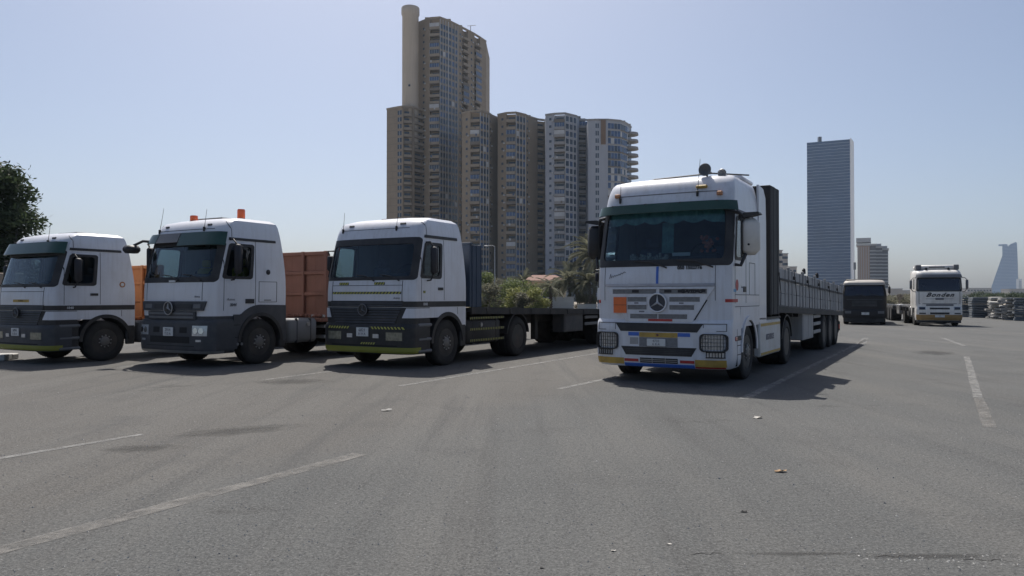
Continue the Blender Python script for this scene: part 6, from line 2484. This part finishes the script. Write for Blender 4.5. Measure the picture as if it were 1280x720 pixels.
# palms: every frond an object of its own, sharing a few meshes
def frond(seed, L=2.6, droop=1.0):
    rnd = random.Random(seed)
    pts = []
    for i in range(13):
        t = i / 12
        pts.append(Vector((L * (t - .12 * t * t), 0, L * (.42 * t - droop * .62 * t * t))))
    rib = MB().tube(pts, [.028 * (1 - .8 * i / 12) for i in range(13)], 4)
    vs, fs = [], []
    for i in range(44):
        t = .12 + .86 * i / 43
        k = t * 12
        j = min(int(k), 11)
        p = pts[j] + (pts[j + 1] - pts[j]) * (k - j)
        ln = .50 * math.sin(math.pi * (.12 + .82 * t)) ** .8 * rnd.uniform(.8, 1.1)
        for sg in (-1, 1):
            e = p + Vector((ln * .62, sg * ln * .72, -ln * (.15 + .35 * rnd.random())))
            wv = Vector((.022, 0, .012))
            o = len(vs)
            md = (p + e) / 2 + Vector((0, 0, .03))
            vs += [p - wv * .6, p + wv * .6, md + wv, md - wv, e]
            fs += [(o, o + 1, o + 2, o + 3), (o + 3, o + 2, o + 4)]
    b = MB().add(vs, fs)
    me = bpy.data.meshes.new('frond')
    me.from_pydata([tuple(v) for v in rib.v] + [tuple(v) for v in b.v], [], rib.f + [tuple(i + len(rib.v) for i in f) for f in b.f])
    me.materials.append(M['palm'])
    return me


FR = [frond(i, 2.6, d) for i, d in enumerate((.8, 1.0, 1.25, 1.5))]


def palm(px, Y, hz_, scale, nf, lab, seed, wind=(-.5, 0)):
    rnd = random.Random(seed)
    root = thing('palm_tree', lab, 'palm', at(px, Y), 0, 'palms beside the concrete wall')
    tk = MB().tube([(0, 0, -.1), (.05, 0, hz_ * .5), (0, 0, hz_)], [.20, .17, .15], 10)
    for k in range(int(hz_ / .28)):
        tk.lathe([(.17, 0), (.23, .16), (.17, .2)], (.04, 0, .1 + k * .28), 'z', 9)
    tk.build('trunk', M['bark'], root, 60)
    for i in range(nf):
        o = link('frond', FR[rnd.randrange(4)], root)
        az = i * 2.39996 + rnd.uniform(-.2, .2)
        el = R(rnd.uniform(-45, 62))
        d = Vector((math.cos(az) * math.cos(el) + wind[0] * .6, math.sin(az) * math.cos(el) + wind[1], math.sin(el)))
        o.location = (0, 0, hz_ - .05 + .1 * math.sin(el))
        o.rotation_euler = (0, -math.asin(max(-1, min(1, d.z / d.length))), math.atan2(d.y, d.x))
        s = scale * rnd.uniform(.8, 1.1)
        o.scale = (s, s, s)
    return root


palm(743, 97, zz(318, 97), 1.55, 48, 'tallest palm, rising above the dark mirror of the nearest truck', 1)
palm(712, 95, zz(351, 95), 1.45, 46, 'broad low palm standing just left of the tallest one', 2)
palm(737, 93, zz(354, 93), 1.35, 38, 'short palm under the tallest one, beside the nearest truck', 3)
palm(688, 84, zz(358, 84), .8, 30, 'small palm in front of the right side of the red-roofed house', 4)
palm(655, 92, zz(352, 92), .75, 30, 'slim dark palm left of the red-roofed house', 5)

# scrub on the far side of the lot
SC2 = [(1108, 165, 1.9, 3.0, 'leaf_o', 'dusty scrub beside the dark lorry mirror'), (1114, 185, 2.1, 3.5, 'leaf_o', 'dusty scrub midway between dark lorry and bare tree'), (1131, 160, 2.2, 3.2, 'leaf_o', 'dusty scrub right of the bare tree'),
       (1139, 150, 1.9, 2.6, 'leaf_o', 'dusty scrub behind the skeletal trailer'), (1216, 190, 2.6, 3.2, 'leaf_d', 'dark scrub over the first slab stack'), (1226, 210, 3.2, 3.4, 'leaf_d', 'dark rounded bush left of the sail tower foot'),
       (1238, 200, 2.7, 3.0, 'leaf_d', 'dark bush over the narrow slab stack'), (1250, 215, 3.0, 3.4, 'leaf_d', 'dark bush below the sail tower'), (1259, 190, 2.7, 2.6, 'leaf_d', 'dark bush below the right of the sail tower'), (1272, 200, 2.8, 3.2, 'leaf_d', 'dark bush near the right picture edge'), (1281, 185, 2.6, 2.6, 'leaf_d', 'last dark bush at the right picture edge')]
for i, (px, Y, h, r, m, lab) in enumerate(SC2):
    tree('scrub_bush', lab, 'bush', at(px, Y), h, r, 1500, .2, M[m], 80 + i, .06, .05, 'scrub along the far side of the lot', nlimb=4, nclump=14)


def bare_tree(px, Y, h, lab):
    root = thing('bare_tree', lab, 'tree', at(px, Y))
    rnd = random.Random(12)
    tk, tw = MB(), MB()

    def grow(p, d, L, r, lev):
        q = p + d * L
        (tk if lev < 2 else tw).tube([p, (p + q) / 2 + Vector((rnd.uniform(-.05, .05) * L, 0, rnd.uniform(-.03, .05) * L)), q], [r, r * .8, r * .6], 5 if lev < 2 else 3)
        if lev < 5:
            for k in range(3 if lev else 5):
                nd = (d + Vector((rnd.uniform(-.8, .8), rnd.uniform(-.8, .8), rnd.uniform(-.15, .5)))).normalized()
                grow(p + (q - p) * rnd.uniform(.6, 1), nd, L * rnd.uniform(.55, .78), r * .58, lev + 1)
    grow(Vector((0, 0, 0)), Vector((0, 0, 1)), h * .28, .16, 0)
    tk.build('trunk', M['twig'], root)
    tw.build('crown', M['twig'], root)


bare_tree(1124, 140, 3.6, 'bare grey leafless tree beyond the skeletal trailer')

# ------------------------------------------------------------------ air
HAZE = 0.00010
if HAZE > 0:
    hb = MB().box(-1500, 2600, -300, 3400, -1.1, 330).build('haze', None or M['gap'], kind='stuff')
    hm = bpy.data.materials.new('haze_air')
    hm.use_nodes = True
    nt = hm.node_tree
    nt.nodes.remove(nt.nodes['Principled BSDF'])
    pv = nt.nodes.new('ShaderNodeVolumePrincipled')
    pv.inputs['Color'].default_value = (.66, .82, 1.0, 1)
    pv.inputs['Density'].default_value = HAZE
    pv.inputs['Anisotropy'].default_value = .3
    nt.links.new(pv.outputs[0], nt.nodes['Material Output'].inputs['Volume'])
    hb.data.materials.clear()
    hb.data.materials.append(hm)
